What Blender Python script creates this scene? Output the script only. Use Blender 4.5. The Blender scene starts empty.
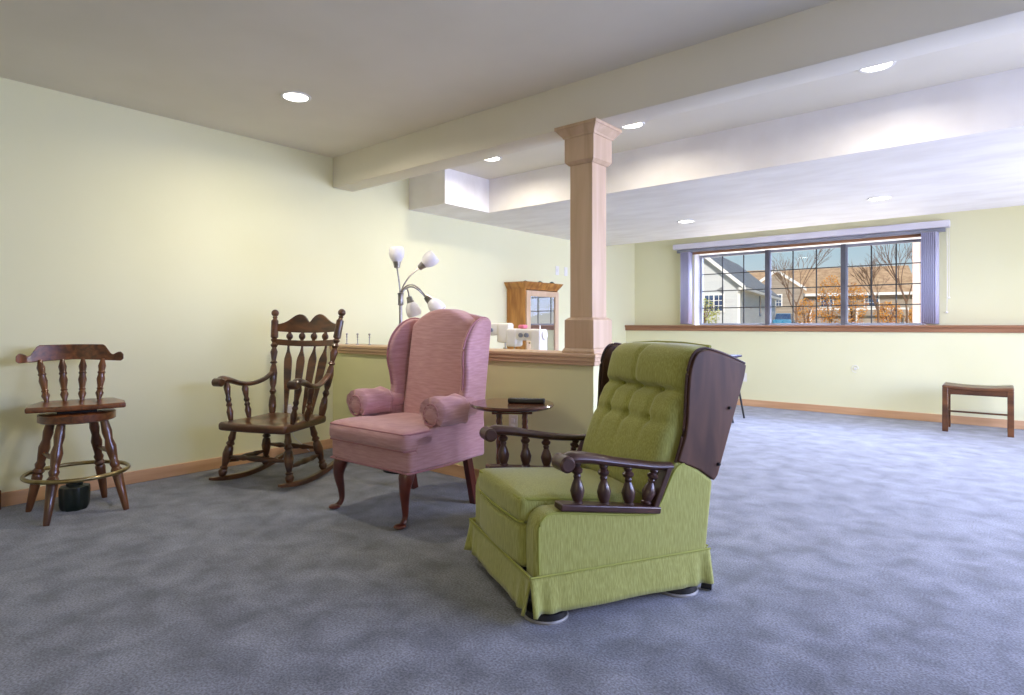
import bpy, bmesh, math, random
from mathutils import Vector, Matrix, noise
random.seed(7)
PI = math.pi
scene = bpy.context.scene
COL = scene.collection
V = Vector

# ------------------------------------------------------------------ materials
def srgb(r, g, b):
    f = lambda c: (c / 255 / 12.92) if c / 255 <= 0.04045 else ((c / 255 + 0.055) / 1.055) ** 2.4
    return (f(r), f(g), f(b), 1)

def newmat(name):
    m = bpy.data.materials.new(name); m.use_nodes = True
    nt = m.node_tree
    return m, nt, nt.nodes['Principled BSDF']

def mat(name, c1, c2=None, scale=(5, 5, 5), rough=0.6, metal=0.0, detail=4, bump=0.0, bump_scale=None,
        lo=0.35, hi=0.65, spec=0.5, coat=0.0, sheen=0.0, distort=0.0):
    m, nt, p = newmat(name)
    N, L = nt.nodes.new, nt.links.new
    p.inputs['Roughness'].default_value = rough
    p.inputs['Metallic'].default_value = metal
    p.inputs['Specular IOR Level'].default_value = spec
    p.inputs['Coat Weight'].default_value = coat
    p.inputs['Sheen Weight'].default_value = sheen
    tc = N('ShaderNodeTexCoord'); mp = N('ShaderNodeMapping'); mp.inputs['Scale'].default_value = scale
    L(tc.outputs['Object'], mp.inputs['Vector'])
    ns = N('ShaderNodeTexNoise'); ns.inputs['Scale'].default_value = 1; ns.inputs['Detail'].default_value = detail
    ns.inputs['Distortion'].default_value = distort
    L(mp.outputs[0], ns.inputs['Vector'])
    r = N('ShaderNodeValToRGB'); r.color_ramp.elements[0].position = lo; r.color_ramp.elements[1].position = hi
    r.color_ramp.elements[0].color = c1; r.color_ramp.elements[1].color = c2 or c1
    L(ns.outputs['Fac'], r.inputs[0]); L(r.outputs[0], p.inputs['Base Color'])
    if bump:
        b = N('ShaderNodeBump'); b.inputs['Strength'].default_value = bump; b.inputs['Distance'].default_value = 0.003
        if bump_scale:
            mp2 = N('ShaderNodeMapping'); mp2.inputs['Scale'].default_value = bump_scale
            L(tc.outputs['Object'], mp2.inputs['Vector'])
            n2 = N('ShaderNodeTexNoise'); n2.inputs['Scale'].default_value = 1; n2.inputs['Detail'].default_value = 2
            L(mp2.outputs[0], n2.inputs['Vector']); L(n2.outputs['Fac'], b.inputs['Height'])
        else:
            L(ns.outputs['Fac'], b.inputs['Height'])
        L(b.outputs[0], p.inputs['Normal'])
    return m

def emit(name, col, s):
    m, nt, p = newmat(name)
    p.inputs['Base Color'].default_value = (0.8, 0.8, 0.8, 1)
    p.inputs['Emission Color'].default_value = col; p.inputs['Emission Strength'].default_value = s
    return m

M = {}
M['wall'] = mat('wall_paint', srgb(227, 225, 184), srgb(230, 228, 189), (1.2,) * 3, 0.75, bump=0.04, bump_scale=(60,) * 3)
M['partition'] = mat('partition_paint', srgb(220, 219, 168), srgb(224, 223, 173), (1.2,) * 3, 0.75, bump=0.04, bump_scale=(60,) * 3)
M['ceiling'] = mat('ceiling_paint', srgb(228, 223, 208), srgb(234, 229, 215), (1.6,) * 3, 0.85, bump=0.06, bump_scale=(35,) * 3)
M['low_ceiling'] = mat('mottle_lit_ceiling', srgb(234, 230, 226), srgb(246, 243, 240), (2.5, 6, 3), 0.6, bump=0.25, bump_scale=(9, 9, 9))  # mottled window light and extra brightness put into the ceiling colour
M['oak'] = mat('trim_oak', srgb(196, 152, 112), srgb(214, 172, 132), (1.5, 18, 18), 0.5, detail=6, distort=0.4)
M['oakY'] = mat('trim_oak_y', srgb(196, 152, 112), srgb(214, 172, 132), (18, 1.5, 18), 0.5, detail=6, distort=0.4)
M['maple'] = mat('column_maple', srgb(194, 164, 132), srgb(210, 182, 152), (14, 14, 1.3), 0.5, detail=6, distort=0.8)
M['capwood'] = mat('cap_wood', srgb(190, 156, 122), srgb(214, 182, 148), (1.3, 22, 22), 0.45, detail=6, distort=0.5)
M['ledgewood'] = mat('ledge_wood', srgb(140, 96, 66), srgb(162, 116, 84), (1.3, 22, 22), 0.45, detail=6)
M['stoolwood'] = mat('stool_wood', srgb(74, 40, 20), srgb(128, 76, 40), (26, 3, 26), 0.28, detail=6, distort=0.6, coat=0.4)
M['stoolleg'] = mat('stool_leg_wood', srgb(66, 36, 20), srgb(116, 72, 38), (14, 14, 4), 0.3, detail=6, coat=0.4)
M['rocker'] = mat('rocker_wood', srgb(50, 27, 14), srgb(102, 62, 32), (6, 6, 14), 0.28, detail=6, distort=0.5, coat=0.5)
M['mahog'] = mat('mahogany', srgb(60, 22, 16), srgb(104, 44, 30), (12, 12, 4), 0.28, coat=0.5)
M['dark'] = mat('dark_walnut', srgb(52, 32, 26), srgb(80, 52, 44), (16, 5, 2.2), 0.34, detail=7, distort=1.2, coat=0.15)
M['wingwood'] = mat('wing_walnut', srgb(60, 37, 25), srgb(88, 59, 43), (16, 9, 1.8), 0.55, detail=7, distort=1.2, spec=0.35)
M['walnut'] = mat('table_walnut', srgb(74, 40, 26), srgb(124, 74, 50), (3, 20, 20), 0.22, detail=6, coat=0.6)
M['bench'] = mat('bench_wood', srgb(66, 38, 20), srgb(108, 68, 38), (3, 14, 14), 0.35, detail=6)
M['cabinet'] = mat('cabinet_oak', srgb(150, 96, 38), srgb(196, 138, 66), (16, 16, 2), 0.4, detail=6, distort=0.7)
M['brass'] = mat('brass', srgb(140, 124, 84), srgb(176, 160, 116), (20,) * 3, 0.3, metal=1.0)
M['nickel'] = mat('brushed_nickel', srgb(150, 146, 140), srgb(176, 172, 166), (40,) * 3, 0.3, metal=1.0)
M['black'] = mat('black_plastic', srgb(16, 16, 18), srgb(26, 26, 28), (8,) * 3, 0.4)
M['blackmetal'] = mat('black_metal', srgb(22, 22, 26), srgb(32, 32, 38), (8,) * 3, 0.4, metal=0.3)
M['rim'] = mat('grey_rim', srgb(130, 128, 124), srgb(150, 148, 144), (8,) * 3, 0.4)
M['tin'] = mat('dark_green_pot', srgb(16, 24, 20), srgb(30, 42, 34), (12,) * 3, 0.35)
M['white'] = mat('white_plastic', srgb(232, 230, 226), srgb(240, 238, 235), (6,) * 3, 0.35)
M['beige'] = mat('cream_plastic', srgb(226, 222, 206), srgb(234, 230, 215), (6,) * 3, 0.35)
M['grey'] = mat('grey_plastic', srgb(120, 126, 140), srgb(140, 146, 158), (6,) * 3, 0.4)
M['shade'] = mat('frosted_glass', srgb(240, 238, 240), srgb(246, 244, 246), (6,) * 3, 0.25)
M['frame'] = mat('backlit_vinyl', srgb(128, 131, 140), srgb(140, 143, 152), (6,) * 3, 0.4)  # greyed so the colour carries the shade of the backlit inner side
M['rail'] = mat('rail_vinyl', srgb(78, 80, 88), srgb(92, 94, 102), (6,) * 3, 0.5)
M['muntin'] = mat('window_muntin', srgb(52, 54, 54), srgb(66, 68, 68), (6,) * 3, 0.5)
M['blind'] = mat('blind_vane', srgb(178, 178, 206), srgb(196, 196, 220), (3, 3, 1), 0.6)
M['valance'] = mat('blind_valance', srgb(214, 212, 222), srgb(224, 222, 230), (3, 3, 3), 0.5)
M['pinkfab2'] = mat('pink_cushion', srgb(220, 120, 140), None, (6,) * 3, 0.7)
M['plate'] = mat('outlet_plate', srgb(228, 226, 216), srgb(236, 234, 226), (6,) * 3, 0.4)
M['navy'] = mat('navy_vinyl', srgb(34, 30, 74), srgb(44, 40, 90), (6,) * 3, 0.4)
M['lens'] = emit('lamp_lens', (1.0, 0.96, 0.88, 1), 9.0)
M['extwall'] = mat('house_siding', srgb(196, 200, 204), srgb(206, 208, 210), (.4, .4, 6), 0.8)
M['exttan'] = mat('tan_siding', srgb(150, 138, 126), srgb(170, 156, 142), (.4, .4, 6), 0.8)
M['extroof'] = mat('grey_shingles', srgb(122, 124, 130), srgb(140, 142, 146), (2,) * 3, 0.9)
M['brownroof'] = mat('brown_shingles', srgb(176, 140, 104), srgb(206, 172, 134), (2,) * 3, 0.9)
M['exttrim'] = mat('white_trim', srgb(240, 238, 234), None, (1,) * 3, 0.7)
M['extglass'] = mat('house_window_glass', srgb(44, 66, 104), srgb(60, 84, 120), (3,) * 3, 0.15)
M['bark'] = mat('bark', srgb(104, 78, 62), srgb(136, 106, 86), (6,) * 3, 0.9)
M['orange'] = mat('orange_leaves', srgb(196, 120, 30), srgb(236, 176, 84), (3,) * 3, 0.9)
M['leafy'] = mat('green_leaves', srgb(150, 160, 70), srgb(210, 210, 130), (3,) * 3, 0.9)
M['grass'] = mat('lawn', srgb(170, 150, 110), srgb(196, 172, 128), (.3,) * 3, 0.95)
M['carblue'] = mat('car_paint', srgb(60, 130, 170), srgb(80, 150, 190), (2,) * 3, 0.25, coat=0.5)
M['post'] = mat('porch_post', srgb(226, 196, 186), srgb(240, 216, 206), (3,) * 3, 0.7)

def fabric(name, c1, c2, dirscale, ribs, rib_axis, ripple=0.5):
    """woven cloth: streaky noise plus a fine rib bump"""
    m, nt, p = newmat(name)
    N, L = nt.nodes.new, nt.links.new
    p.inputs['Roughness'].default_value = 0.85; p.inputs['Sheen Weight'].default_value = 0.25
    p.inputs['Specular IOR Level'].default_value = 0.2
    tc = N('ShaderNodeTexCoord')
    mp = N('ShaderNodeMapping'); mp.inputs['Scale'].default_value = dirscale
    L(tc.outputs['Object'], mp.inputs['Vector'])
    n1 = N('ShaderNodeTexNoise'); n1.inputs['Scale'].default_value = 1; n1.inputs['Detail'].default_value = 5
    L(mp.outputs[0], n1.inputs['Vector'])
    w = N('ShaderNodeTexWave'); w.wave_type = 'BANDS'; w.bands_direction = rib_axis
    w.inputs['Scale'].default_value = max(ribs, 1); w.inputs['Distortion'].default_value = 1.0; w.inputs['Detail'].default_value = 1
    L(tc.outputs['Object'], w.inputs['Vector'])
    mx = N('ShaderNodeMath'); mx.operation = 'MULTIPLY_ADD'; mx.inputs[1].default_value = 0.12 if ribs else 0.0
    L(w.outputs['Fac'], mx.inputs[0]); L(n1.outputs['Fac'], mx.inputs[2])
    r = N('ShaderNodeValToRGB'); r.color_ramp.elements[0].position = 0.4; r.color_ramp.elements[1].position = 0.85
    r.color_ramp.elements[0].color = c1; r.color_ramp.elements[1].color = c2
    L(mx.outputs[0], r.inputs[0]); L(r.outputs[0], p.inputs['Base Color'])
    b = N('ShaderNodeBump'); b.inputs['Strength'].default_value = ripple; b.inputs['Distance'].default_value = 0.002
    L(mx.outputs[0], b.inputs['Height']); L(b.outputs[0], p.inputs['Normal'])
    return m
M['pink'] = fabric('pink_ribbed_cloth', srgb(186, 140, 143), srgb(206, 163, 166), (12, 12, 110), 90, 'Z', 0.3)
M['pinkpipe'] = mat('pink_piping', srgb(174, 122, 129), None, (6,) * 3, 0.8)
M['green'] = fabric('green_woven_cloth', srgb(146, 148, 76), srgb(184, 184, 110), (260, 260, 24), 0, 'X', 0.4)
M['greenpipe'] = mat('green_piping', srgb(150, 154, 70), None, (6,) * 3, 0.8)

def carpet():
    m, nt, p = newmat('carpet_pile')
    N, L = nt.nodes.new, nt.links.new
    p.inputs['Roughness'].default_value = 0.95; p.inputs['Specular IOR Level'].default_value = 0.1
    p.inputs['Sheen Weight'].default_value = 0.3
    tc = N('ShaderNodeTexCoord')
    def noise_(s, d, dist=0):
        n = N('ShaderNodeTexNoise'); n.inputs['Scale'].default_value = s; n.inputs['Detail'].default_value = d
        n.inputs['Distortion'].default_value = dist
        L(tc.outputs['Object'], n.inputs['Vector']); return n
    big = noise_(6.5, 9, 0.3); fine = noise_(130, 3)
    r = N('ShaderNodeValToRGB'); e = r.color_ramp.elements
    e[0].position = 0.32; e[1].position = 0.68
    e[0].color = srgb(93, 96, 103); e[1].color = srgb(131, 135, 145)
    L(big.outputs['Fac'], r.inputs[0])
    r2 = N('ShaderNodeValToRGB'); e = r2.color_ramp.elements
    e[0].position = 0.35; e[1].position = 0.65; e[0].color = (0.5, 0.5, 0.5, 1); e[1].color = (1.3, 1.3, 1.3, 1)
    L(fine.outputs['Fac'], r2.inputs[0])
    mx = N('ShaderNodeMix'); mx.data_type = 'RGBA'; mx.blend_type = 'MULTIPLY'; mx.inputs[0].default_value = 0.85
    L(r.outputs[0], mx.inputs[6]); L(r2.outputs[0], mx.inputs[7]); L(mx.outputs[2], p.inputs['Base Color'])
    b = N('ShaderNodeBump'); b.inputs['Strength'].default_value = 0.4; b.inputs['Distance'].default_value = 0.004
    L(fine.outputs['Fac'], b.inputs['Height']); L(b.outputs[0], p.inputs['Normal'])
    return m
M['carpet'] = carpet()

def glass(name, refl, tint=(1, 1, 1, 1)):
    m = bpy.data.materials.new(name); m.use_nodes = True; nt = m.node_tree; nt.nodes.clear()
    N, L = nt.nodes.new, nt.links.new
    o = N('ShaderNodeOutputMaterial'); t = N('ShaderNodeBsdfTransparent'); g = N('ShaderNodeBsdfGlossy')
    t.inputs[0].default_value = tint; g.inputs['Roughness'].default_value = 0.02
    mx = N('ShaderNodeMixShader'); mx.inputs[0].default_value = refl
    L(t.outputs[0], mx.inputs[1]); L(g.outputs[0], mx.inputs[2]); L(mx.outputs[0], o.inputs[0])
    return m
M['glass'] = glass('window_glass', 0.04)
M['mirrorglass'] = glass('cabinet_glass', 0.8, (0.7, 0.75, 0.75, 1))

# ------------------------------------------------------------------ mesh helpers
class MB:
    def __init__(s): s.bm = bmesh.new()
    def faces(s, pts, fs):
        vs = [s.bm.verts.new(p) for p in pts]
        for f in fs:
            try: s.bm.faces.new([vs[i] for i in f])
            except ValueError: pass
        return vs
    def box(s, x0, x1, y0, y1, z0, z1, mtx=None):
        p = [V((x, y, z)) for x in (x0, x1) for y in (y0, y1) for z in (z0, z1)]
        if mtx: p = [mtx @ q for q in p]
        s.faces(p, [(0, 1, 3, 2), (4, 6, 7, 5), (0, 4, 5, 1), (2, 3, 7, 6), (0, 2, 6, 4), (1, 5, 7, 3)]); return s
    def bar(s, a, b, w, h, up=(0, 0, 1)):
        """rectangular bar from a to b, w sideways, h along up"""
        a, b = V(a), V(b); d = (b - a).normalized(); up = V(up)
        if abs(d.dot(up)) > 0.98: up = V((0, 1, 0))
        sd = d.cross(up).normalized(); u = sd.cross(d)
        p = [e + sd * i * w / 2 + u * j * h / 2 for e in (a, b) for i, j in ((-1, -1), (1, -1), (1, 1), (-1, 1))]
        s.faces(p, [(0, 1, 2, 3), (7, 6, 5, 4), (0, 4, 5, 1), (1, 5, 6, 2), (2, 6, 7, 3), (3, 7, 4, 0)]); return s
    def turned(s, a, b, prof, n=16):
        """lathe between two points; prof is [(t, radius)]"""
        a, b = V(a), V(b); d = b - a; q = d.to_track_quat('Z', 'Y')
        rings = []
        for t, r in prof:
            rings.append([s.bm.verts.new(a + d * t + q @ V((r * math.cos(2 * PI * k / n), r * math.sin(2 * PI * k / n), 0))) for k in range(n)])
        for A, B in zip(rings, rings[1:]):
            for k in range(n): s.bm.faces.new((A[k], A[(k + 1) % n], B[(k + 1) % n], B[k]))
        s.bm.faces.new(rings[0][::-1]); s.bm.faces.new(rings[-1]); return s
    def tube(s, pts, rad, n=10, closed=False, sx=1.0, up=(0, 0, 1)):
        """sweep an ellipse along points. rad number or list; sx stretches sideways"""
        pts = [V(p) for p in pts]; m = len(pts)
        if not isinstance(rad, (list, tuple)): rad = [rad] * m
        rings = []
        for i, p in enumerate(pts):
            if closed: d = pts[(i + 1) % m] - pts[i - 1]
            else: d = pts[min(i + 1, m - 1)] - pts[max(i - 1, 0)]
            d.normalize(); u0 = V(up)
            if abs(d.dot(u0)) > 0.98: u0 = V((0, 1, 0))
            sd = d.cross(u0).normalized(); u = sd.cross(d)
            r = rad[i]
            rings.append([s.bm.verts.new(p + sd * r * sx * math.cos(2 * PI * k / n) + u * r * math.sin(2 * PI * k / n)) for k in range(n)])
        pr = list(zip(rings, rings[1:])) + ([(rings[-1], rings[0])] if closed else [])
        for A, B in pr:
            for k in range(n): s.bm.faces.new((A[k], A[(k + 1) % n], B[(k + 1) % n], B[k]))
        if not closed: s.bm.faces.new(rings[0][::-1]); s.bm.faces.new(rings[-1])
        return s
    def prism(s, poly, a0, a1, axis='x'):
        """2D outline extruded along an axis. x: (y,z) outline; y: (x,z); z: (x,y)"""
        f = {'x': lambda a, p: (a, p[0], p[1]), 'y': lambda a, p: (p[0], a, p[1]), 'z': lambda a, p: (p[0], p[1], a)}[axis]
        A = [s.bm.verts.new(f(a0, p)) for p in poly]; B = [s.bm.verts.new(f(a1, p)) for p in poly]
        n = len(poly)
        s.bm.faces.new(A); s.bm.faces.new(B[::-1])
        for k in range(n): s.bm.faces.new((A[k], B[k], B[(k + 1) % n], A[(k + 1) % n]))
        return s
    def ball(s, c, r, sz=1.0, u=14, v=10):
        t = Matrix.Translation(V(c)) @ Matrix.Diagonal((r, r, r * sz, 1))
        bmesh.ops.create_uvsphere(s.bm, u_segments=u, v_segments=v, radius=1, matrix=t); return s
    def soft(s, x0, x1, y0, y1, z0, z1, r, n=(14, 14, 8), fn=None):
        """rounded box made of a fine grid, then bent by fn(Vector)"""
        c = V(((x0 + x1) / 2, (y0 + y1) / 2, (z0 + z1) / 2)); h = V(((x1 - x0) / 2, (y1 - y0) / 2, (z1 - z0) / 2))
        def coords(nn, hh):
            # denser near the ends so the rounding is well resolved
            k = 4; e = [-hh + r * (1 - math.cos(j / k * PI / 2)) for j in range(k)]
            mid = [-hh + r + (2 * hh - 2 * r) * j / nn for j in range(nn + 1)]
            return e + mid + [-q for q in e[::-1]]
        ax = [coords(n[i], h[i]) for i in range(3)]
        vd = {}
        def vert(i, j, k):
            key = (i, j, k)
            if key not in vd:
                p = V((ax[0][i], ax[1][j], ax[2][k]))
                q = V([max(-h[m] + r, min(h[m] - r, p[m])) for m in range(3)])
                d = p - q
                if d.length > 1e-9:
                    mm = max(abs(d[0]), abs(d[1]), abs(d[2]))
                    p = q + d.normalized() * r if mm > r * 0.999 else q + d.normalized() * r
                p = c + p
                if fn: p = V(fn(p))
                vd[key] = s.bm.verts.new(p)
            return vd[key]
        nx, ny, nz = (len(a) - 1 for a in ax)
        def quad(a, b, c_, d):
            try: s.bm.faces.new((a, b, c_, d))
            except ValueError: pass
        for i in range(nx):
            for j in range(ny):
                quad(vert(i, j, 0), vert(i, j + 1, 0), vert(i + 1, j + 1, 0), vert(i + 1, j, 0))
                quad(vert(i, j, nz), vert(i + 1, j, nz), vert(i + 1, j + 1, nz), vert(i, j + 1, nz))
        for i in range(nx):
            for k in range(nz):
                quad(vert(i, 0, k), vert(i + 1, 0, k), vert(i + 1, 0, k + 1), vert(i, 0, k + 1))
                quad(vert(i, ny, k), vert(i, ny, k + 1), vert(i + 1, ny, k + 1), vert(i + 1, ny, k))
        for j in range(ny):
            for k in range(nz):
                quad(vert(0, j, k), vert(0, j, k + 1), vert(0, j + 1, k + 1), vert(0, j + 1, k))
                quad(vert(nx, j, k), vert(nx, j + 1, k), vert(nx, j + 1, k + 1), vert(nx, j, k + 1))
        return s
    def warp(s, fn):
        for v in s.bm.verts: v.co = V(fn(v.co.copy()))
        return s
    def build(s, name, m, parent=None, bevel=0, seg=2, smooth=True, angle=40, sub=0):
        bmesh.ops.remove_doubles(s.bm, verts=s.bm.verts, dist=1e-5)
        bmesh.ops.recalc_face_normals(s.bm, faces=s.bm.faces)
        me = bpy.data.meshes.new(name); s.bm.to_mesh(me); s.bm.free()
        me.materials.append(m)
        if smooth:
            for p in me.polygons: p.use_smooth = True
            me.set_sharp_from_angle(angle=math.radians(angle))
        o = bpy.data.objects.new(name, me); COL.objects.link(o)
        if parent: o.parent = parent
        if bevel:
            b = o.modifiers.new('bevel', 'BEVEL'); b.width = bevel; b.segments = seg; b.limit_method = 'ANGLE'
            b.angle_limit = math.radians(35)
            b.harden_normals = False
            for p in me.polygons: p.use_smooth = True
        if sub:
            q = o.modifiers.new('sub', 'SUBSURF'); q.levels = sub; q.render_levels = sub
        return o

def tag(o, label=None, cat=None, group=None, kind=None):
    if label: o['label'] = label
    if cat: o['category'] = cat
    if group: o['group'] = group
    if kind: o['kind'] = kind
    return o
def thing(name, label, cat, loc=(0, 0, 0), rz=0.0, group=None):
    o = bpy.data.objects.new(name, None); o.empty_display_size = 0.1; COL.objects.link(o)
    o.location = loc; o.rotation_euler = (0, 0, math.radians(rz))
    return tag(o, label, cat, group)
def struct(o, label, cat):
    return tag(o, label, cat, kind='structure')
def copy_tree(o, parent=None):
    c = o.copy(); COL.objects.link(c); c.parent = parent
    for ch in list(o.children): copy_tree(ch, c)
    return c
def smoothpath(pts, n=8):
    """Catmull-Rom through points"""
    P = [V(p) for p in pts]; out = []
    for i in range(len(P) - 1):
        a, b, c, d = P[max(i - 1, 0)], P[i], P[i + 1], P[min(i + 2, len(P) - 1)]
        for k in range(n):
            t = k / n
            out.append(0.5 * ((2 * b) + (c - a) * t + (2 * a - 5 * b + 4 * c - d) * t * t + (3 * b - a - 3 * c + d) * t ** 3))
    out.append(P[-1]); return out
def smooth2(pts, n=6):
    return [(p.x, p.y) for p in smoothpath([(a, b, 0) for a, b in pts], n)]
def lerpv(vals, n):
    """resample a list of radii to n entries"""
    out = []
    for i in range(n):
        f = i / (n - 1) * (len(vals) - 1); k = min(int(f), len(vals) - 2)
        out.append(vals[k] + (vals[k + 1] - vals[k]) * (f - k))
    return out

# ------------------------------------------------------------------ room shell
XR, YB, YW = 7.0, -2.6, 7.95       # right wall, back wall, lower part of the window wall
ZC, ZL, ZF = 2.48, 2.155, 2.33     # ceiling, lowered ceiling, strip by the window
struct(MB().box(-0.2, XR + .2, YB - .2, YW + .1, -0.12, 0).build('floor', M['carpet'], smooth=False),
       'blue grey cut pile carpet over the whole basement floor', 'carpet')
struct(MB().box(-0.2, 0, YB - .2, 8.5, 0, 2.7).build('wall_left', M['wall'], smooth=False),
       'long pale yellow painted wall behind the stool and rocking chair', 'wall')
struct(MB().box(XR, XR + .2, YB - .2, 8.5, 0, 2.7).build('wall_right', M['wall'], smooth=False),
       'pale yellow painted wall on the right side of the room', 'wall')
struct(MB().box(0, XR, YB - .2, YB, 0, 2.7).build('wall_back', M['wall'], smooth=False),
       'pale yellow painted wall behind the viewer', 'wall')
WX0, WX1, WZ0, WZ1 = 0.94, 3.68, 1.05, 2.085
w = MB()
w.box(0, XR, YW, 8.5, 0, 0.975)                       # thicker lower wall
w.box(0, WX0, 8.22, 8.5, 0.975, 2.7); w.box(WX1, XR, 8.22, 8.5, 0.975, 2.7); w.box(WX0, WX1, 8.22, 8.5, WZ1, 2.7)
w.box(WX0, WX1, 8.22, 8.5, 0.975, WZ0 - 0.03)
struct(w.build('wall_front', M['wall'], smooth=False), 'pale yellow end wall with the wide window, thicker below the ledge', 'wall')
struct(MB().box(0, XR, YB, 4.386, ZC, 2.7).build('ceiling', M['ceiling'], smooth=False),
       'flat off white ceiling over the seating area', 'ceiling')
w = MB().prism([(4.386, ZL), (7.3, ZL), (7.3, ZF), (8.22, ZF), (8.22, 2.7), (4.386, 2.7)], 0, XR)
w.box(0, 0.5, 3.79, 4.386, ZL, ZC + .1)
struct(w.build('ceiling', M['low_ceiling'], smooth=False), 'lowered white ceiling in front of the window wall, mottled window light in its colour', 'ceiling')
struct(MB().box(0, XR, 2.95, 3.15, 2.222, ZC + .05).build('ceiling_beam', M['ceiling'], bevel=0.004, smooth=False),
       'boxed off white beam crossing the ceiling above the wooden column', 'beam')
# half wall
struct(MB().box(0, 2.62, 2.95, 3.15, 0, 0.82).build('wall_partition', M['partition'], smooth=False),
       'pale yellow half height wall behind the pink wing chair', 'half wall')
cap = MB().box(0, 2.655, 2.915, 3.185, 0.862, 0.884).box(0, 2.64, 2.93, 3.17, 0.815, 0.864).box(0, 2.648, 2.922, 3.178, 0.838, 0.864)
struct(cap.build('trim_1', M['capwood'], bevel=0.004), 'light wood cap along the top of the half height wall', 'wood cap')
led = MB().box(0, XR, 7.915, 8.24, 1.02, 1.048).box(0, XR, 7.93, 7.955, 0.97, 1.02)
struct(led.build('trim_2', M['ledgewood'], bevel=0.004), 'long brown wood ledge running under the window', 'wood ledge')
def baseb(name, poly_boxes, m, label):
    b = MB()
    for q in poly_boxes: b.box(*q)
    struct(b.build(name, m, bevel=0.004), label, 'baseboard')
baseb('baseboard_left', [(0, 0.014, 0.76, 2.95, 0, 0.082), (0, 0.014, 3.15, YW, 0, 0.082), (0, 0.014, YB, 0.76, 0, 0.082)], M['oakY'],
      'light oak baseboard along the left wall')
baseb('baseboard_front', [(0, XR, YW - 0.014, YW, 0, 0.086)], M['oak'], 'light oak baseboard under the window wall')
baseb('baseboard_partition', [(0.014, 2.62, 2.936, 2.95, 0, 0.082), (2.62, 2.634, 2.936, 3.15, 0, 0.082)], M['oak'],
      'light oak baseboard along the half height wall')
baseb('trim_3', [(0, 0.07, 0.66, 0.745, 0, 0.11)], M['stoolwood'], 'dark wood plinth block at the left end of the baseboard')

# ------------------------------------------------------------------ wooden column on the half wall
def column():
    t = thing('wooden_column', 'square light wood column standing on the end of the half wall', 'column', (2.52, 3.05, 0.884))
    H = 2.222 - 0.884
    def sq(mb, z0, z1, h0, h1=None):
        h1 = h0 if h1 is None else h1
        p = [V((sx * h0, sy * h0, z0)) for sx, sy in ((-1, -1), (1, -1), (1, 1), (-1, 1))] + [V((sx * h1, sy * h1, z1)) for sx, sy in ((-1, -1), (1, -1), (1, 1), (-1, 1))]
        mb.faces(p, [(3, 2, 1, 0), (4, 5, 6, 7), (0, 1, 5, 4), (1, 2, 6, 5), (2, 3, 7, 6), (3, 0, 4, 7)])
    s = .078
    b = MB(); sq(b, 0.1, H - 0.12, s); b.build('shaft', M['maple'], t, bevel=0.003)
    b = MB(); sq(b, 0, 0.014, .114, .114); sq(b, 0.014, 0.03, .112, .103); sq(b, 0.03, 0.195, .102); sq(b, 0.195, 0.21, .102, .084)
    b.build('plinth', M['maple'], t, bevel=0.002)
    b = MB(); sq(b, H - 0.225, H - 0.205, .084, .102); sq(b, H - 0.205, H - 0.065, .102); sq(b, H - 0.068, H - 0.055, .108, .112)
    sq(b, H - 0.055, H - 0.02, .112, .142); sq(b, H - 0.02, H, .146)
    b.build('capital', M['maple'], t, bevel=0.002)
column()

# ------------------------------------------------------------------ recessed ceiling lights
LAMPS = [(1.03, 2.01, ZC, 'recessed ceiling light over the left wall, in the near ceiling'),
         (1.03, 3.83, ZC, 'recessed ceiling light in the tray, left of the column top'),
         (2.38, 3.83, ZC, 'recessed ceiling light just right of the column top'),
         (3.89, 3.83, ZC, 'recessed ceiling light high on the right, beside the beam'),
         (1.77, 6.1, ZL, 'recessed light in the lowered ceiling, above the left end of the window'),
         (3.55, 6.08, ZL, 'recessed light in the lowered ceiling, above the right end of the window')]
for i, (x, y, z, lab) in enumerate(LAMPS):
    t = thing('recessed_light', lab, 'ceiling light', (x, y, z), 0, 'recessed ceiling lights')
    r = MB()
    n = 32
    ring = lambda rr, zz: [(rr * math.cos(2 * PI * k / n), rr * math.sin(2 * PI * k / n), zz) for k in range(n)]
    prof = [(.092, 0), (.090, -.006), (.076, -.007), (.072, -.003), (.072, 0)]
    rings = [[r.bm.verts.new(p) for p in ring(*q)] for q in prof]
    for A, B in zip(rings, rings[1:]):
        for k in range(n): r.bm.faces.new((A[k], A[(k + 1) % n], B[(k + 1) % n], B[k]))
    r.build('trim_ring', M['white'], t)
    MB().turned((0, 0, -.0045), (0, 0, -.001), [(0, .0725), (1, .0725)], 32).build('lens', M['lens'], t)
    ld = bpy.data.lights.new('downlight', 'AREA'); ld.shape = 'DISK'; ld.size = 0.14
    ld.energy = [17, 10, 8, 7, 15, 15][i]; ld.color = (1.0, 0.90, 0.74) if i < 4 else (1, .96, .92); ld.spread = math.radians(165)
    lo = bpy.data.objects.new('downlight', ld); COL.objects.link(lo); lo.location = (x, y, z - 0.012)

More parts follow.
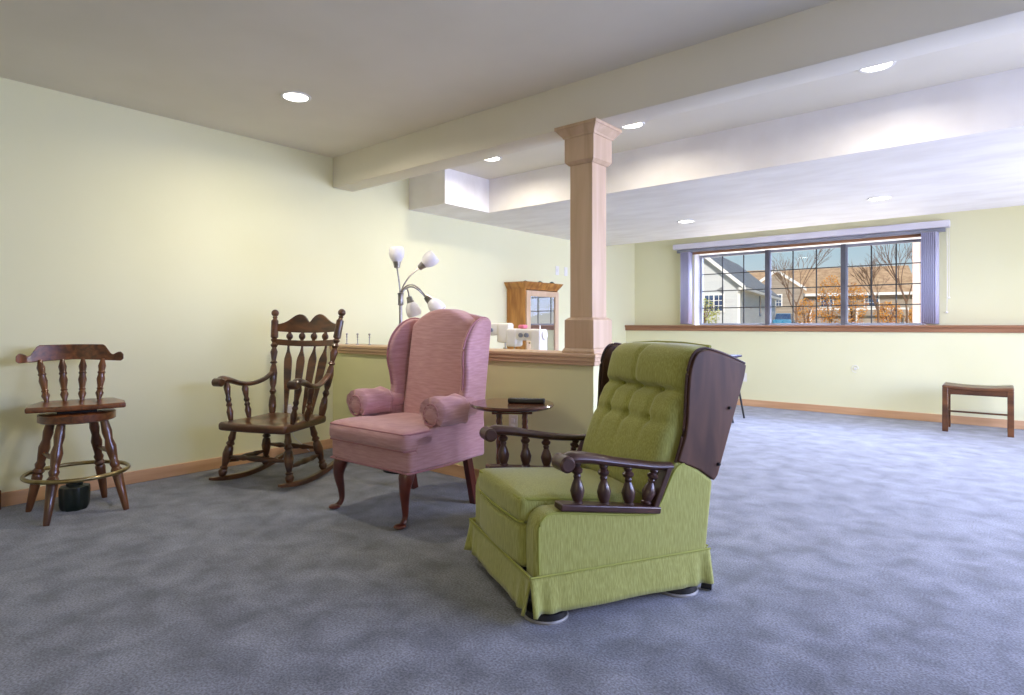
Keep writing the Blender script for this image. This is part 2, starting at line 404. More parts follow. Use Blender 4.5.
# ------------------------------------------------------------------ window
def window():
    t = bpy.data.objects.new('window_1', None); COL.objects.link(t); t.location = (0, 8.3, 0)
    struct(t, 'wide three panel window with dark grid bars above the wood ledge', 'window')
    # white lined opening
    b = MB()
    b.box(WX0, WX0 + .02, -0.08, .2, WZ0, WZ1); b.box(WX1 - .02, WX1, -0.08, .2, WZ0, WZ1)
    b.box(WX0, WX1, -0.08, .2, WZ1 - .02, WZ1)
    b.build('jamb', M['white'], t)
    MB().box(WX0 - .01, WX1 + .02, -0.105, -0.079, WZ1 - .035, WZ1 + .03).build('head_trim', M['ledgewood'], t, bevel=.002)
    xs = [(WX0 + .03, 1.92), (1.92, 2.825), (2.825, WX1 - .02)]
    z0, z1 = WZ0, WZ1 - .04
    for i, (a, c) in enumerate(xs):
        f = MB(); fw = .035; yo = 0.02 if i == 1 else 0.045
        f.box(a, a + fw, yo, yo + .04, z0, z1); f.box(c - fw, c, yo, yo + .04, z0, z1)
        f.box(a + fw, c - fw, yo, yo + .04, z1 - fw, z1); f.box(a + fw, c - fw, yo, yo + .04, z0, z0 + fw * .7)
        so = f.build('sash', M['frame'], t, bevel=.003)
        g = MB(); gy = yo + .012
        for k in (1, 2):
            x = a + fw + (c - a - 2 * fw) * k / 3; g.box(x - .007, x + .007, gy, gy + .012, z0 + fw * .7, z1 - fw)
        for k in (1, 2, 3):
            z = z0 + (z1 - z0 - fw) * k / 4; g.box(a + fw, c - fw, gy, gy + .012, z - .0065, z + .0065)
        g.build('muntin_grid', M['muntin'], so)
        MB().box(a + fw, c - fw, yo + .028, yo + .032, z0 + .01, z1 - fw).build('pane', M['glass'], so, smooth=False)
    # dark meeting rails between the panels
    for x in (1.92, 2.825):
        MB().box(x - .026, x + .026, -0.008, .03, z0, z1).build('meeting_rail', M['rail'], t, bevel=.002)
window()
def blinds():
    t = thing('vertical_blind', 'open vertical blind with pale valance and lavender vanes at the window sides', 'blind', (0, 8.12, 1.05))
    MB().box(.68, 3.90, -0.03, .095, 1.075, 1.15).build('valance', M['valance'], t, bevel=.006)
    MB().box(.72, 3.86, .02, .06, 1.03, 1.07).build('head_rail', M['frame'], t, bevel=.003)
    xs = [.80 + .022 * k for k in range(6)] + [3.655 + .0185 * k for k in range(8)]
    for k, x in enumerate(xs):
        b = MB(); pts = []
        n = 6
        for j in range(n + 1):
            f = j / n - .5; yy = .04 + f * .088; xx = x + f * .03 + .012 * math.cos(f * PI)
            pts.append((xx, yy))
        A = [b.bm.verts.new((p[0], p[1], .012)) for p in pts]; B = [b.bm.verts.new((p[0], p[1], 1.035)) for p in pts]
        for j in range(n): b.bm.faces.new((A[j], A[j + 1], B[j + 1], B[j]))
        v = b.build('vane', M['blind'], t); sm = v.modifiers.new('s', 'SOLIDIFY'); sm.thickness = .0015
    MB().tube([(3.87, .07, 1.07), (3.875, .07, .5), (3.87, .07, .16)], .003, 6).ball((3.87, .07, .14), .012).ball((3.89, .07, .30), .01)\
        .tube([(3.89, .07, 1.07), (3.89, .07, .31)], .0025, 6).build('pull_cord', M['white'], t)
blinds()

# ------------------------------------------------------------------ outlets and switches
def plate(name, label, cat, loc, rz, w=.07, h=.114, kind='outlet'):
    t = thing(name, label, cat, loc, rz)
    MB().box(-w / 2, w / 2, -.006, 0, -h / 2, h / 2).build('cover_plate', M['plate'], t, bevel=.002)
    if kind == 'outlet':
        for dz in (-.02, .02): MB().soft(-.014, .014, -.009, -.004, dz - .013, dz + .013, .002, (2, 1, 2)).build('socket', M['white'], t)
    else:
        MB().box(-.009, .009, -.012, -.004, -.018, .018).build('rocker_switch', M['white'], t, bevel=.002)
    return t
plate('wall_outlet', 'small cream outlet on the half wall between the side table legs', 'outlet', (2.02, 2.95, .42), 0)
plate('wall_outlet', 'small outlet low on the window wall beside the green recliner back', 'outlet', (1.74, YW, .37), 0)
plate('wall_switch', 'white switch plate on the left wall just above the oak cabinet, left of the two', 'light switch', (0, 6.21, 1.74), 90, kind='s')
plate('wall_switch', 'white switch plate on the left wall nearest the column, right of the two', 'light switch', (0, 6.40, 1.74), 90, kind='s')
# coiled cable on far wall
t = thing('cable_coil', 'small white coiled cable on the wall under the window', 'cable', (3.02, YW, .54))
MB().tube([(.035 * math.cos(a * PI / 8), -.012, .04 * math.sin(a * PI / 8)) for a in range(14)], .0035, 6).build('cable_loop', M['white'], t)
MB().turned((0, 0, 0), (0, -.012, 0), [(0, .018), (1, .014)]).build('cable_clip', M['plate'], t)
# power adapter behind rocker
t = thing('power_adapter', 'white plug-in adapter with cord on the left wall behind the rocking chair', 'power adapter', (0, 2.53, .36), 90)
MB().box(-.035, .035, -.006, 0, -.057, .057).build('cover_plate', M['plate'], t, bevel=.002)
MB().box(-.026, .026, -.05, -.004, -.04, .045).build('adapter_body', M['white'], t, bevel=.005)
MB().tube(smoothpath([(0, -.045, -.035), (.0, -.06, -.10), (.03, -.05, -.2), (.10, -.04, -.27), (.18, -.035, -.345)]), .003, 6).build('cord', M['white'], t)

# ------------------------------------------------------------------ bar stool
SP = [(0, .010), (.06, .013), (.16, .021), (.24, .014), (.27, .018), (.30, .014), (.5, .022), (.62, .016), (.66, .021), (.70, .016), (.82, .021), (.94, .013), (1, .010)]
def stool():
    t = thing('bar_stool', 'brown wooden swivel bar stool with spindle back and brass foot ring', 'bar stool', (.42, 1.02, 0), 75)
    rb = math.radians(-75)
    def R(x, y, z): return (x * math.cos(rb) - y * math.sin(rb), x * math.sin(rb) + y * math.cos(rb), z)
    legs = []
    for sx in (-1, 1):
        for sy in (-1, 1):
            a = V(R(sx * .188, sy * .185, 0)); b = V(R(sx * .097, sy * .097, .53)); legs.append((a, b))
            MB().turned(a, b, [(0, .014), (.04, .017), (.38, .027), (.40, .021), (.43, .029), (.46, .020), (.50, .026), (.53, .019),
                               (.60, .024), (.68, .029), (.76, .020), (.84, .026), (.92, .022), (1, .018)]).build('leg', M['stoolleg'], t)
    for sx in (0, 1):   # side stretchers
        (a0, b0), (a1, b1) = legs[sx], legs[sx + 2]
        p, q = a0.lerp(b0, .62), a1.lerp(b1, .62)
        MB().turned(p, q, [(0, .008), (.3, .011), (.5, .014), (.7, .011), (1, .008)]).build('stretcher', M['stoolleg'], t)
    n = 48
    MB().tube([(.243 * math.cos(2 * PI * k / n), .243 * math.sin(2 * PI * k / n), .222) for k in range(n)], .0115, 10, closed=True)\
        .build('foot_ring', M['brass'], t)
    for a, b in legs:
        p = a.lerp(b, .4); d = V((p.x, p.y, 0)).normalized(); MB().tube([p, d * .241 + V((0, 0, .222))], .006, 8).build('ring_bracket', M['brass'], t)
    MB().turned((0, 0, .512), (0, 0, .562), [(0, .172), (.12, .182), (.88, .182), (1, .172)], 40).build('base_disc', M['stoolwood'], t)
    MB().box(-.09, .09, -.09, .09, .562, .580).build('swivel_plate', M['blackmetal'], t, bevel=.003)
    # seat: shield shaped slab, slightly dished
    pts = smooth2([(-.235, -.15), (0, -.178), (.235, -.15), (.25, -.10), (.235, .05), (.20, .14), (.1, .185), (0, .19), (-.1, .185), (-.2, .14), (-.235, .05), (-.25, -.10), (-.235, -.15)], 5)[:-1]
    MB().soft(-.225, .225, -.145, .185, .582, .612, .010, (16, 14, 1),
              lambda p: (p.x * (1 - .22 * max(0, (p.y) / .175)), p.y - .012 * math.cos(p.x / .235 * PI / 2) * (1 if p.y < 0 else -1),
                         p.z - (.012 * math.exp(-((abs(p.x) - .09) / .07) ** 2 - (p.y / .1) ** 2) if p.z > .604 else 0)))\
        .build('seat', M['stoolwood'], t)
    # back
    for i, (xb, xt) in enumerate(((-.145, -.180), (-.063, -.078), (.018, .022), (.100, .120))):
        yb = .150 - .02 * (abs(xb + .02) / .135) ** 2; yt = .225 - .045 * (abs(xt + .03) / .165) ** 2
        MB().turned((xb, yb, .608), (xt, yt, .848), SP).build('spindle', M['stoolleg'], t)
    n = 40; b = MB(); rows = []
    for k in range(n + 1):
        f = -1 + 2 * k / n; x = f * .253 - .03; a = abs(f)
        y = .230 - .085 * a * a
        zb = .842 + .004 * math.cos(a * 3) - .004 * a
        mid = .936; end = .872
        if a < .60: zt = mid - .004 * a
        elif a < .80: s = (a - .6) / .2; s = s * s * (3 - 2 * s); zt = mid - .002 + (end - mid) * s
        else: s = (a - .8) / .2; zt = end + .018 * math.sin(s * PI * .7)
        if a > .985: zt -= .012; zb += .012
        th = .011 + .006 * (a > .85)
        rows.append([b.bm.verts.new((x, y + dy, z)) for dy, z in ((-th, zb), (-th, zt), (th, zt), (th, zb))])
    for A, B in zip(rows, rows[1:]):
        for k in range(4): b.bm.faces.new((A[k], A[(k + 1) % 4], B[(k + 1) % 4], B[k]))
    b.bm.faces.new(rows[0]); b.bm.faces.new(rows[-1][::-1])
    b.build('crest_rail', M['stoolwood'], t, bevel=.004)
stool()
def pot():
    t = thing('lidded_pot', 'small dark green fluted pot with lid on the carpet under the bar stool', 'pot', (.36, 1.02, 0))
    b = MB(); n = 48
    prof = [(.060, 0), (.067, .01), (.072, .03), (.073, .118), (.070, .13), (.050, .134), (0.0, .136)]
    rings = []
    for r, z in prof:
        rings.append([b.bm.verts.new((r * (1 + .05 * math.cos(8 * 2 * PI * k / n)) * math.cos(2 * PI * k / n), r * (1 + .05 * math.cos(8 * 2 * PI * k / n)) * math.sin(2 * PI * k / n), z)) for k in range(n)])
    for A, B in zip(rings, rings[1:]):
        for k in range(n): b.bm.faces.new((A[k], A[(k + 1) % n], B[(k + 1) % n], B[k]))
    b.bm.faces.new(rings[0][::-1]); b.build('pot_body', M['tin'], t)
    MB().turned((0, 0, .132), (0, 0, .156), [(0, .040), (.7, .040), (1, .032)], 24).build('lid', M['tin'], t)
pot()

# ------------------------------------------------------------------ rocking chair
def rocker():
    t = thing('rocking_chair', 'dark wooden rocking chair with arrow slat back and ball finials', 'rocking chair', (.70, 1.905, 0), 22)
    m = M['rocker']
    # runners
    Rr = 1.15; y0 = .22
    def rz(y): return (y - y0) ** 2 / (2 * Rr)
    for sx in (-1, 1):
        b = MB(); rows = []
        n = 26
        for k in range(n + 1):
            y = -.085 + (.66 + .085) * k / n; x = sx * (.272 - .03 * (y + .1) / .7); z = rz(y)
            w_ = .017; h = .034 * (0.55 + .45 * min(1, 6 * min(k, n - k) / n))
            rows.append([b.bm.verts.new((x + i * w_, y, z + j * h)) for i, j in ((-1, 0), (1, 0), (1, 1), (-1, 1))])
        for A, B in zip(rows, rows[1:]):
            for q in range(4): b.bm.faces.new((A[q], A[(q + 1) % 4], B[(q + 1) % 4], B[q]))
        b.bm.faces.new(rows[0]); b.bm.faces.new(rows[-1][::-1])
        b.build('rocker_runner', m, t, bevel=.005)
    LEG = [(0, .018), (.04, .025), (.10, .029), (.15, .021), (.18, .027), (.22, .017), (.32, .024), (.48, .032), (.62, .026), (.66, .018), (.70, .028),
           (.76, .018), (.82, .024), (.90, .020), (1, .018)]
    feet = {}
    for sx in (-1, 1):
        a, bb = V((sx * .27, .01, rz(.01) + .03)), V((sx * .215, .06, .35)); feet[sx, 0] = (a, bb)
        MB().turned(a, bb, LEG).build('leg', m, t)
        a, bb = V((sx * .247, .40, rz(.40) + .03)), V((sx * .19, .345, .35)); feet[sx, 1] = (a, bb)
        MB().turned(a, bb, LEG).build('leg', m, t)
    ST = [(0, .008), (.15, .012), (.28, .019), (.34, .013), (.40, .018), (.5, .020), (.60, .018), (.66, .013), (.72, .019), (.85, .012), (1, .008)]
    def mid(k, f): return feet[k][0].lerp(feet[k][1], f)
    MB().turned(mid((-1, 0), .42), mid((1, 0), .42), ST).build('stretcher', m, t)
    MB().turned(mid((-1, 1), .5), mid((1, 1), .5), ST).build('stretcher', m, t)
    for sx in (-1, 1): MB().turned(mid((sx, 0), .30), mid((sx, 1), .34), ST).build('stretcher', m, t)
    # seat
    def sf(p):
        f = (p.y + .06) / .54
        x = p.x * (1.0 - .17 * max(0, f - .15)); z = p.z + .012 * max(0, f - .6)
        if p.z > .402: z -= .018 * math.exp(-((abs(p.x) - .11) / .09) ** 2 - ((p.y - .22) / .14) ** 2)
        y = p.y
        if p.y < 0: z -= .25 * (p.y ** 2) * 20 * .1; y -= .02 * math.cos(p.x / .29 * PI / 2)
        return (x, y, z)
    MB().soft(-.268, .268, -.03, .46, .356, .412, .022, (20, 18, 2), sf).build('seat', m, t)
    # back posts, raked backwards and spread outwards
    PO = [(0, .013), (.04, .022), (.10, .027), (.17, .022), (.20, .014), (.23, .024), (.26, .014), (.30, .023), (.40, .028), (.46, .021), (.485, .015), (.50, .026), (.52, .016),
          (.60, .026), (.64, .016), (.665, .027), (.69, .015), (.715, .026), (.732, .016), (.74, .027), (.90, .026), (.91, .019), (.925, .014), (.935, .018), (.945, .014), (.955, .012)]
    B0 = {s: V((s * .208, .42, .39)) for s in (-1, 1)}; B1 = {s: V((s * .292, .555, 1.158)) for s in (-1, 1)}
    for s in (-1, 1): MB().turned(B0[s], B1[s], PO, 18).ball(B0[s].lerp(B1[s], .975), .0275).build('back_post', m, t)
    def backpt(u, z, bow=.035):
        f = (z - .375) / (1.165 - .375); x = (.208 + .084 * f) * u; y = .42 + .135 * f + bow * (1 - u * u)
        return V((x, y, z))
    def curved_board(name, zlo, zhi, th=.009, n=36):
        b = MB(); rows = []
        for k in range(n + 1):
            u = -.95 + 1.9 * k / n
            lo, hi = backpt(u, zlo(u)), backpt(u, zhi(u))
            rows.append([b.bm.verts.new(lo + V((0, -th, 0))), b.bm.verts.new(hi + V((0, -th, 0))), b.bm.verts.new(hi + V((0, th, 0))), b.bm.verts.new(lo + V((0, th, 0)))])
        for A, B in zip(rows, rows[1:]):
            for q in range(4): b.bm.faces.new((A[q], A[(q + 1) % 4], B[(q + 1) % 4], B[q]))
        b.bm.faces.new(rows[0]); b.bm.faces.new(rows[-1][::-1])
        b.build(name, m, t, bevel=.003)
    def crest(u):
        a = abs(u)
        z = 1.055
        z += .075 * math.exp(-((a - .30) / .33) ** 2)
        z += -.020 * math.exp(-(a / .10) ** 2)
        return z
    curved_board('crest_rail', lambda u: 1.005 - .012 * (1 - u * u) , crest)
    curved_board('back_rail', lambda u: .905 - .012 * (1 - u * u), lambda u: .948 - .012 * (1 - u * u))
    for u in (-.57, -.19, .19, .57):
        a, c = backpt(u, .940 - .008), backpt(u, 1.0)
        MB().ball((a + c) / 2, .024, 1.1).turned(a, c, [(0, .01), (.15, .013), (.85, .013), (1, .01)], 12).build('ball_spindle', m, t)
    for u in (-.62, -.21, .21, .62):       # arrow slats
        b = MB(); rows = []
        n = 22; ub = u * .82
        for k in range(n + 1):
            f = k / n; z = .375 + (.905 - .375) * f
            uu = ub + (u - ub) * f; p = backpt(uu, z, .035 * f + .02)
            w_ = .009 + .0
            if f < .80: w_ = .0085 + .024 * math.sin(min(1, max(0, (f - .05) / .75)) * PI * .5) ** 1.3
            else: w_ = .0325 - (.0325 - .007) * min(1, (f - .80) / .13)
            rows.append([b.bm.verts.new(p + V((i * w_, j * .006, 0))) for i, j in ((-1, -1), (1, -1), (1, 1), (-1, 1))])
        for A, B in zip(rows, rows[1:]):
            for q in range(4): b.bm.faces.new((A[q], A[(q + 1) % 4], B[(q + 1) % 4], B[q]))
        b.bm.faces.new(rows[0]); b.bm.faces.new(rows[-1][::-1])
        b.build('back_slat', m, t, bevel=.002)
    AS = [(0, .011), (.08, .016), (.25, .022), (.36, .014), (.42, .020), (.48, .013), (.55, .020), (.62, .014), (.72, .018), (.86, .023), (1, .014)]
    for s in (-1, 1):
        pts = smoothpath([(s * .300, .015, .668), (s * .300, .05, .684), (s * .298, .11, .674), (s * .288, .20, .645), (s * .272, .30, .638), (s * .250, .40, .665), (s * .242, .465, .705)], 6)
        rr = lerpv([.022, .026, .020, .017, .016, .015, .014], len(pts))
        arm = MB().tube(pts, rr, 12, sx=1.55)
        arm.build('arm', m, t)
        MB().turned((s * .300 - .036, .01, .668), (s * .300 + .036, .01, .668), [(0, .020), (.1, .028), (.9, .028), (1, .020)], 18).build('arm_scroll', m, t)
        MB().turned((s * .245, .065, .40), (s * .293, .075, .668), AS).build('arm_spindle', m, t)
        MB().turned((s * .238, .225, .40), (s * .278, .225, .64), AS).build('arm_spindle', m, t)
rocker()

# ------------------------------------------------------------------ pink wing chair
def wingchair():
    t = thing('wing_chair', 'dusty pink upholstered wing chair with arm covers and cabriole legs', 'armchair', (1.79, 1.985, 0), 2)
    m = M['pink']
    def rake(p, k=.13, z0=.42): return (p[0], p[1] + max(0, p[2] - z0) * k, p[2])
    # seat base with rounded apron
    MB().soft(-.335, .335, 0, .56, .285, .405, .022, (18, 14, 3),
              lambda p: (p.x * (1 - .10 * p.y / .56), p.y + .012 * (p.x / .33) ** 2, p.z - (.012 * math.sin(min(1, max(0, (.4 - abs(p.x)) / .3)) * PI * .5) - .006) * (1 if p.z < .33 else 0)))\
        .build('seat_base', m, t)
    MB().tube([(x, y, z) for x, y, z in [(-.30, .56, .288), (-.334, .30, .288), (-.334, .02, .290), (-.325, .002, .29), (.325, .002, .29), (.334, .02, .290), (.334, .30, .288), (.30, .56, .288)]], .005, 8)\
        .build('base_piping', M['pinkpipe'], t)
    # T cushion
    def cf(p):
        x = p.x; f = p.y
        if f > .175: x *= 1 - .235 * min(1, (f - .175) / .03)
        e = 1 - (abs(p.x) / .335) ** 4; g = 1 - (abs(p.y - .24) / .27) ** 4
        if p.y < .05: f -= .014 * e * math.sin(max(0, min(1, (p.z - .39) / .11)) * PI)
        z = p.z + (.020 * max(0, e) * max(0, g) if p.z > .45 else 0)
        return (x, f, z)
    c = MB().soft(-.332, .332, -.016, .47, .392, .500, .036, (22, 20, 3), cf).build('seat_cushion', m, t)
    for z in (.403, .489):
        MB().tube([(-.326, .16, z), (-.326, .02, z), (-.308, -.010, z), (-.15, -.014, z), (.15, -.014, z), (.308, -.010, z), (.326, .02, z), (.326, .16, z)], .005, 8).build('piping', M['pinkpipe'], c)
    # inside back
    def bf(p):
        u = p.x / .258
        z = p.z
        if p.z > .9: z = .9 + (p.z - .9) * (1 - .42 * abs(u) ** 2.2)
        y = p.y - (.018 * (1 - u * u) * (1 if p.y < .5 else 0))
        return rake((p.x, y, z), .16)
    MB().soft(-.258, .258, .46, .585, .40, 1.15, .03, (16, 3, 24), bf).build('backrest', m, t)
    # outer back panel
    MB().soft(-.305, .305, .56, .60, .29, 1.08, .014, (12, 2, 18),
              lambda p: rake((p.x * (1 - .0 * p.z), p.y, p.z + (.05 * (1 - (p.x / .325) ** 2) if p.z > 1.0 else 0)), .13)).build('outside_back', m, t)
    # wings
    wout = smooth2([(.60, .46), (.60, .75), (.60, 1.00), (.595, 1.065), (.565, 1.088), (.50, 1.085), (.43, 1.045), (.375, .96), (.365, .86), (.39, .76), (.405, .68), (.40, .60), (.40, .46)], 5)
    for s in (-1, 1):
        b = MB(); b.prism(wout, s * .262, s * .318, 'x')
        def wf(p, s=s):
            k = max(0, .60 - p.y) * .13 * min(1, max(0, (p.z - .6) / .2))
            return (p.x + s * k, p.y + max(0, p.z - .42) * .13 * (1 if True else 0), p.z)
        b.warp(wf); o = b.build('wing', m, t, bevel=.022, seg=4)
        # edge welt of the wing
        pp = [V((s * .291, a, z)) for a, z in smooth2([(.60, 1.00), (.592, 1.07), (.565, 1.091), (.50, 1.088), (.425, 1.047), (.370, .96), (.36, .86), (.385, .76), (.40, .68)], 5)]
        pp = [V(wf(p)) for p in pp]
        MB().tube(pp, .006, 8).build('welt', M['pinkpipe'], o)
        # side panel below the arm
        so = [(.05, .29), (.05, .46), (.10, .485), (.17, .50), (.205, .53), (.22, .585), (.58, .60), (.60, .48), (.60, .288)]
        b = MB(); b.prism(so, s * .262, s * .332, 'x'); b.build('side_panel', m, t, bevel=.016, seg=3)
        # rolled arm with slip cover
        cx = s * .308
        pts = smoothpath([(cx + s * .012, .20, .572), (cx + s * .01, .26, .572), (cx, .36, .575), (cx - s * .005, .50, .585)], 6)
        MB().tube(pts, lerpv([.062, .060, .058, .056], len(pts)), 20, sx=1.05).build('arm', m, t)
        b = MB(); n = 40; rows = []
        for k in range(19):
            f = k / 18; y = .180 + .205 * f; row = []
            for q in range(n + 1):
                a = math.radians(-38 + 256 * q / n) if s > 0 else math.radians(-38 + 256 * q / n)
                wr = .006 * math.exp(-((f - .93) / .05) ** 2) + .0025 * math.sin(5 * a + 5 * f) + .002 * math.sin(9 * f + 3 * a) + .002 * math.sin(13 * a - 4 * f) * (1 - f)
                R_ = .076 + wr + .006 * (1 - f)
                hemw = .005 * math.sin(q * .9) * (f > .9)
                row.append(b.bm.verts.new((cx + s * .012 + R_ * 1.04 * math.cos(a), y + .01 * math.sin(a * 2) + hemw, .570 + 1.12 * R_ * math.sin(a))))
            rows.append(row)
        for A, B in zip(rows, rows[1:]):
            for q in range(n): b.bm.faces.new((A[q], A[q + 1], B[q + 1], B[q]))
        # gathered front
        ctr = b.bm.verts.new((cx + s * .012, .180, .570)); mid_ = []
        for q in range(n + 1):
            a = math.radians(-38 + 256 * q / n); mid_.append(b.bm.verts.new((cx + s * .012 + .052 * math.cos(a), .172 + .003 * math.sin(11 * a), .570 + .052 * math.sin(a))))
        for q in range(n):
            b.bm.faces.new((rows[0][q], mid_[q], mid_[q + 1], rows[0][q + 1])); b.bm.faces.new((mid_[q], ctr, mid_[q + 1]))
        o = b.build('arm_cover', m, t, angle=80)
        MB().tube([(cx + s * .012 + .053 * math.cos(2 * PI * q / 28), .172, .570 + .058 * math.sin(2 * PI * q / 28)) for q in range(28)], .006, 8, closed=True, up=(0, 1, 0)).build('scroll_piping', M['pinkpipe'], o)
        MB().turned((cx + s * .012, .186, .570), (cx + s * .012, .168, .570), [(0, .052), (.5, .050), (1, .034)], 24).build('scroll_face', m, o)
        sm = o.modifiers.new('s', 'SOLIDIFY'); sm.thickness = .004; sm.offset = 1
    # cabriole front legs
    for s in (-1, 1):
        k_ = .018 if s > 0 else 0
        pts = smoothpath([(s * (.283 - k_), .056, .288), (s * (.289 - k_), .042, .25), (s * (.290 - k_), .032, .19), (s * (.281 - k_), .042, .11), (s * (.279 - k_), .044, .05), (s * (.282 - k_), .026, .022), (s * (.285 - k_), .008, .012)], 5)
        rr = lerpv([.043, .040, .029, .020, .015, .016, .018], len(pts))
        MB().tube(pts, rr, 14, up=(0, 1, 0)).ball((s * (.287 - k_), .002, .014), .034, .42).build('front_leg', M['mahog'], t)
        MB().bar((s * .255, .52, .31), (s * .262, .585, .0), .042, .045, (0, 1, 0)).build('rear_leg', M['mahog'], t, bevel=.004)
wingchair()

# ------------------------------------------------------------------ green recliner
def recliner():
    # footprint front right corner at (3.21,1.651); local x to picture right, y to the back
    a = math.radians(-28); w_ = V((math.cos(a), math.sin(a), 0))
    o0 = V((3.21, 1.651, 0)) - w_ * .335
    t = thing('recliner', 'green tufted recliner with dark wood wings and spindle arms, nearest chair', 'recliner', (o0.x, o0.y, 0), -28)
    m, dk = M['green'], M['dark']
    # side panels
    side = [(.0, .13), (.0, .33), (.012, .372), (.05, .398), (.10, .396), (.46, .350), (.505, .375), (.56, .475), (.585, .515), (.625, .530), (.70, .49), (.772, .438), (.735, .13)]
    for s in (-1, 1):
        b = MB().prism(side, s * .245, s * .335, 'x')
        o = b.build('side_panel', m, t, bevel=.018, seg=4)
        wl = smoothpath([(s * .334, .016, .18), (s * .334, .014, .33), (s * .334, .028, .368), (s * .334, .06, .385), (s * .334, .12, .383), (s * .334, .455, .338), (s * .334, .512, .362), (s * .334, .575, .475), (s * .334, .60, .505), (s * .334, .63, .515)], 4)
        MB().tube(wl, .0045, 8).build('welt', M['greenpipe'], o)
    MB().box(-.25, .25, .15, .70, .10, .36).build('seat_box', m, t)
    # footrest board
    MB().soft(-.243, .243, -.012, .10, .165, .332, .028, (14, 3, 6), lambda p: (p.x, p.y - .016 * (1 - (p.x / .243) ** 2) * (1 if p.y < .05 else 0), p.z)).build('footrest', m, t)
    # seat cushion
    def cf(p):
        e = max(0, 1 - (abs(p.x) / .25) ** 3); g = max(0, 1 - (abs(p.y - .27) / .30) ** 4)
        z = p.z + (.030 * e * g if p.z > .37 else 0) - .045 * max(0, p.y) / .5
        return (p.x, p.y - (.012 * e if p.y < .1 else 0), z)
    c = MB().soft(-.246, .246, -.015, .56, .330, .425, .026, (18, 18, 4), cf).build('seat_cushion', m, t)
    pth = [(-.243, .30, .392), (-.243, .02, .418), (-.22, -.012, .419), (.22, -.012, .419), (.243, .02, .418), (.243, .30, .392)]
    MB().tube(pth, .0055, 8).build('piping', M['greenpipe'], c)
    MB().tube([(-.24, 0, .337), (-.22, -.014, .337), (0, -.026, .337), (.22, -.014, .337), (.24, 0, .337)], .0055, 8).build('piping', M['greenpipe'], c)
    # skirt pieces with kick pleats
    def skirt(p0, p1, nrm, seed):
        b = MB(); n = 60; rows = []
        p0, p1, nrm = V(p0), V(p1), V(nrm); Ln = (p1 - p0).length
        for j in range(8):
            f = j / 7; row = []
            for k in range(n + 1):
                u = k / n; d = min(u, 1 - u) * Ln
                fold = .024 * f * math.sin(d * 90 + .6) * math.exp(-d / .05) + .0025 * f * math.sin(u * 15 + seed)
                q = p0.lerp(p1, u) + nrm * (.006 + .014 * f + fold)
                row.append(b.bm.verts.new((q.x, q.y, .176 - .128 * f + .001 * math.sin(u * 11 + seed) * f)))
            rows.append(row)
        for A, B in zip(rows, rows[1:]):
            for k in range(n): b.bm.faces.new((A[k], A[k + 1], B[k + 1], B[k]))
        o = b.build('skirt', m, t, angle=80); sm = o.modifiers.new('s', 'SOLIDIFY'); sm.thickness = .007; sm.offset = -1
        MB().tube([p0.lerp(p1, k / 10) + nrm * .009 + V((0, 0, .176)) for k in range(11)], .004, 8).build('skirt_piping', M['greenpipe'], o)
    skirt((-.338, -.012, 0), (.338, -.012, 0), (0, -1, 0), 1)
    skirt((.337, -.022, 0), (.337, .745, 0), (1, 0, 0), 2)
    skirt((-.337, .745, 0), (-.337, -.022, 0), (-1, 0, 0), 3)
    skirt((.32, .745, 0), (-.32, .745, 0), (0, 1, 0), 4)
    MB().box(-.30, .30, .03, .70, .045, .14).build('mechanism_box', M['blackmetal'], t)
    for x, y in ((.262, .075), (.262, .65), (-.262, .075), (-.262, .65)):
        g = MB().turned((x, y, .008), (x, y, .05), [(0, .078), (.5, .074), (1, .045)], 28).build('glide', M['black'], t)
        MB().turned((x, y, 0), (x, y, .010), [(0, .082), (.5, .083), (1, .080)], 28).build('glide_rim', M['rim'], g)
    MB().turned((.30, .74, .014), (.33, .765, .014), [(0, .012), (1, .012)], 12).build('caster', M['black'], t)
    # wooden wings
    wing = smooth2([(.60, .525), (.640, .645), (.650, .80), (.663, .885), (.690, .937), (.735, .952), (.80, .938), (.87, .915), (.935, .888)], 5) + [(.925, .84), (.855, .64), (.79, .455), (.772, .436), (.70, .485)]
    for s in (-1, 1):
        def lean(p, s=s): return (p.x - (.010 if s < 0 else 0), p.y, p.z)
        b = MB().prism(wing, s * .312, s * .338, 'x'); b.warp(lean)
        o = b.build('wooden_wing', M['wingwood'], t, bevel=.006, seg=3)
        bead = [V((s * (.325 if s > 0 else .335), y, z)) for y, z in smooth2([(.595, .52), (.634, .645), (.644, .80), (.657, .888), (.687, .943), (.735, .958), (.80, .944), (.87, .921), (.935, .894)], 5)]
        MB().tube(bead, .0055, 8).build('edge_bead', M['dark'], o)
        for y, z in ((.79, .50), (.845, .72)):
            MB().turned((s * .338, y, z), (s * .348, y, z), [(0, .007), (1, .005)], 10).build('bolt', M['black'], o)
    # back frame cushion: outside upholstery
    MB().soft(-.308, .308, .70, .76, .20, .93, .02, (14, 2, 20), lambda p: (p.x, p.y + max(0, p.z - .44) * .30 , p.z)).build('outside_back', m, t)
    # tufted back cushion
    btn = [(-.155, .785), (.0, .785), (.155, .785), (-.155, .665), (.0, .665), (.155, .665)]
    def tuft(u, z):
        d = 0
        d += .034 * math.exp(-((z - .785) / .018) ** 2) * (1 if abs(u) < .30 else 0)
        d += .014 * math.exp(-((z - .665) / .020) ** 2)
        if z > .785:
            d += .010 * math.exp(-(u / .014) ** 2)
        else:
            for bx in (-.155, .0, .155):
                k = 1 if z > .665 else math.exp(-(.665 - z) / .05)
                d += .013 * math.exp(-((u - bx) / .016) ** 2) * k
        for bx, bz in btn: d += .020 * math.exp(-((u - bx) ** 2 + (z - bz) ** 2) / .018 ** 2)
        return d
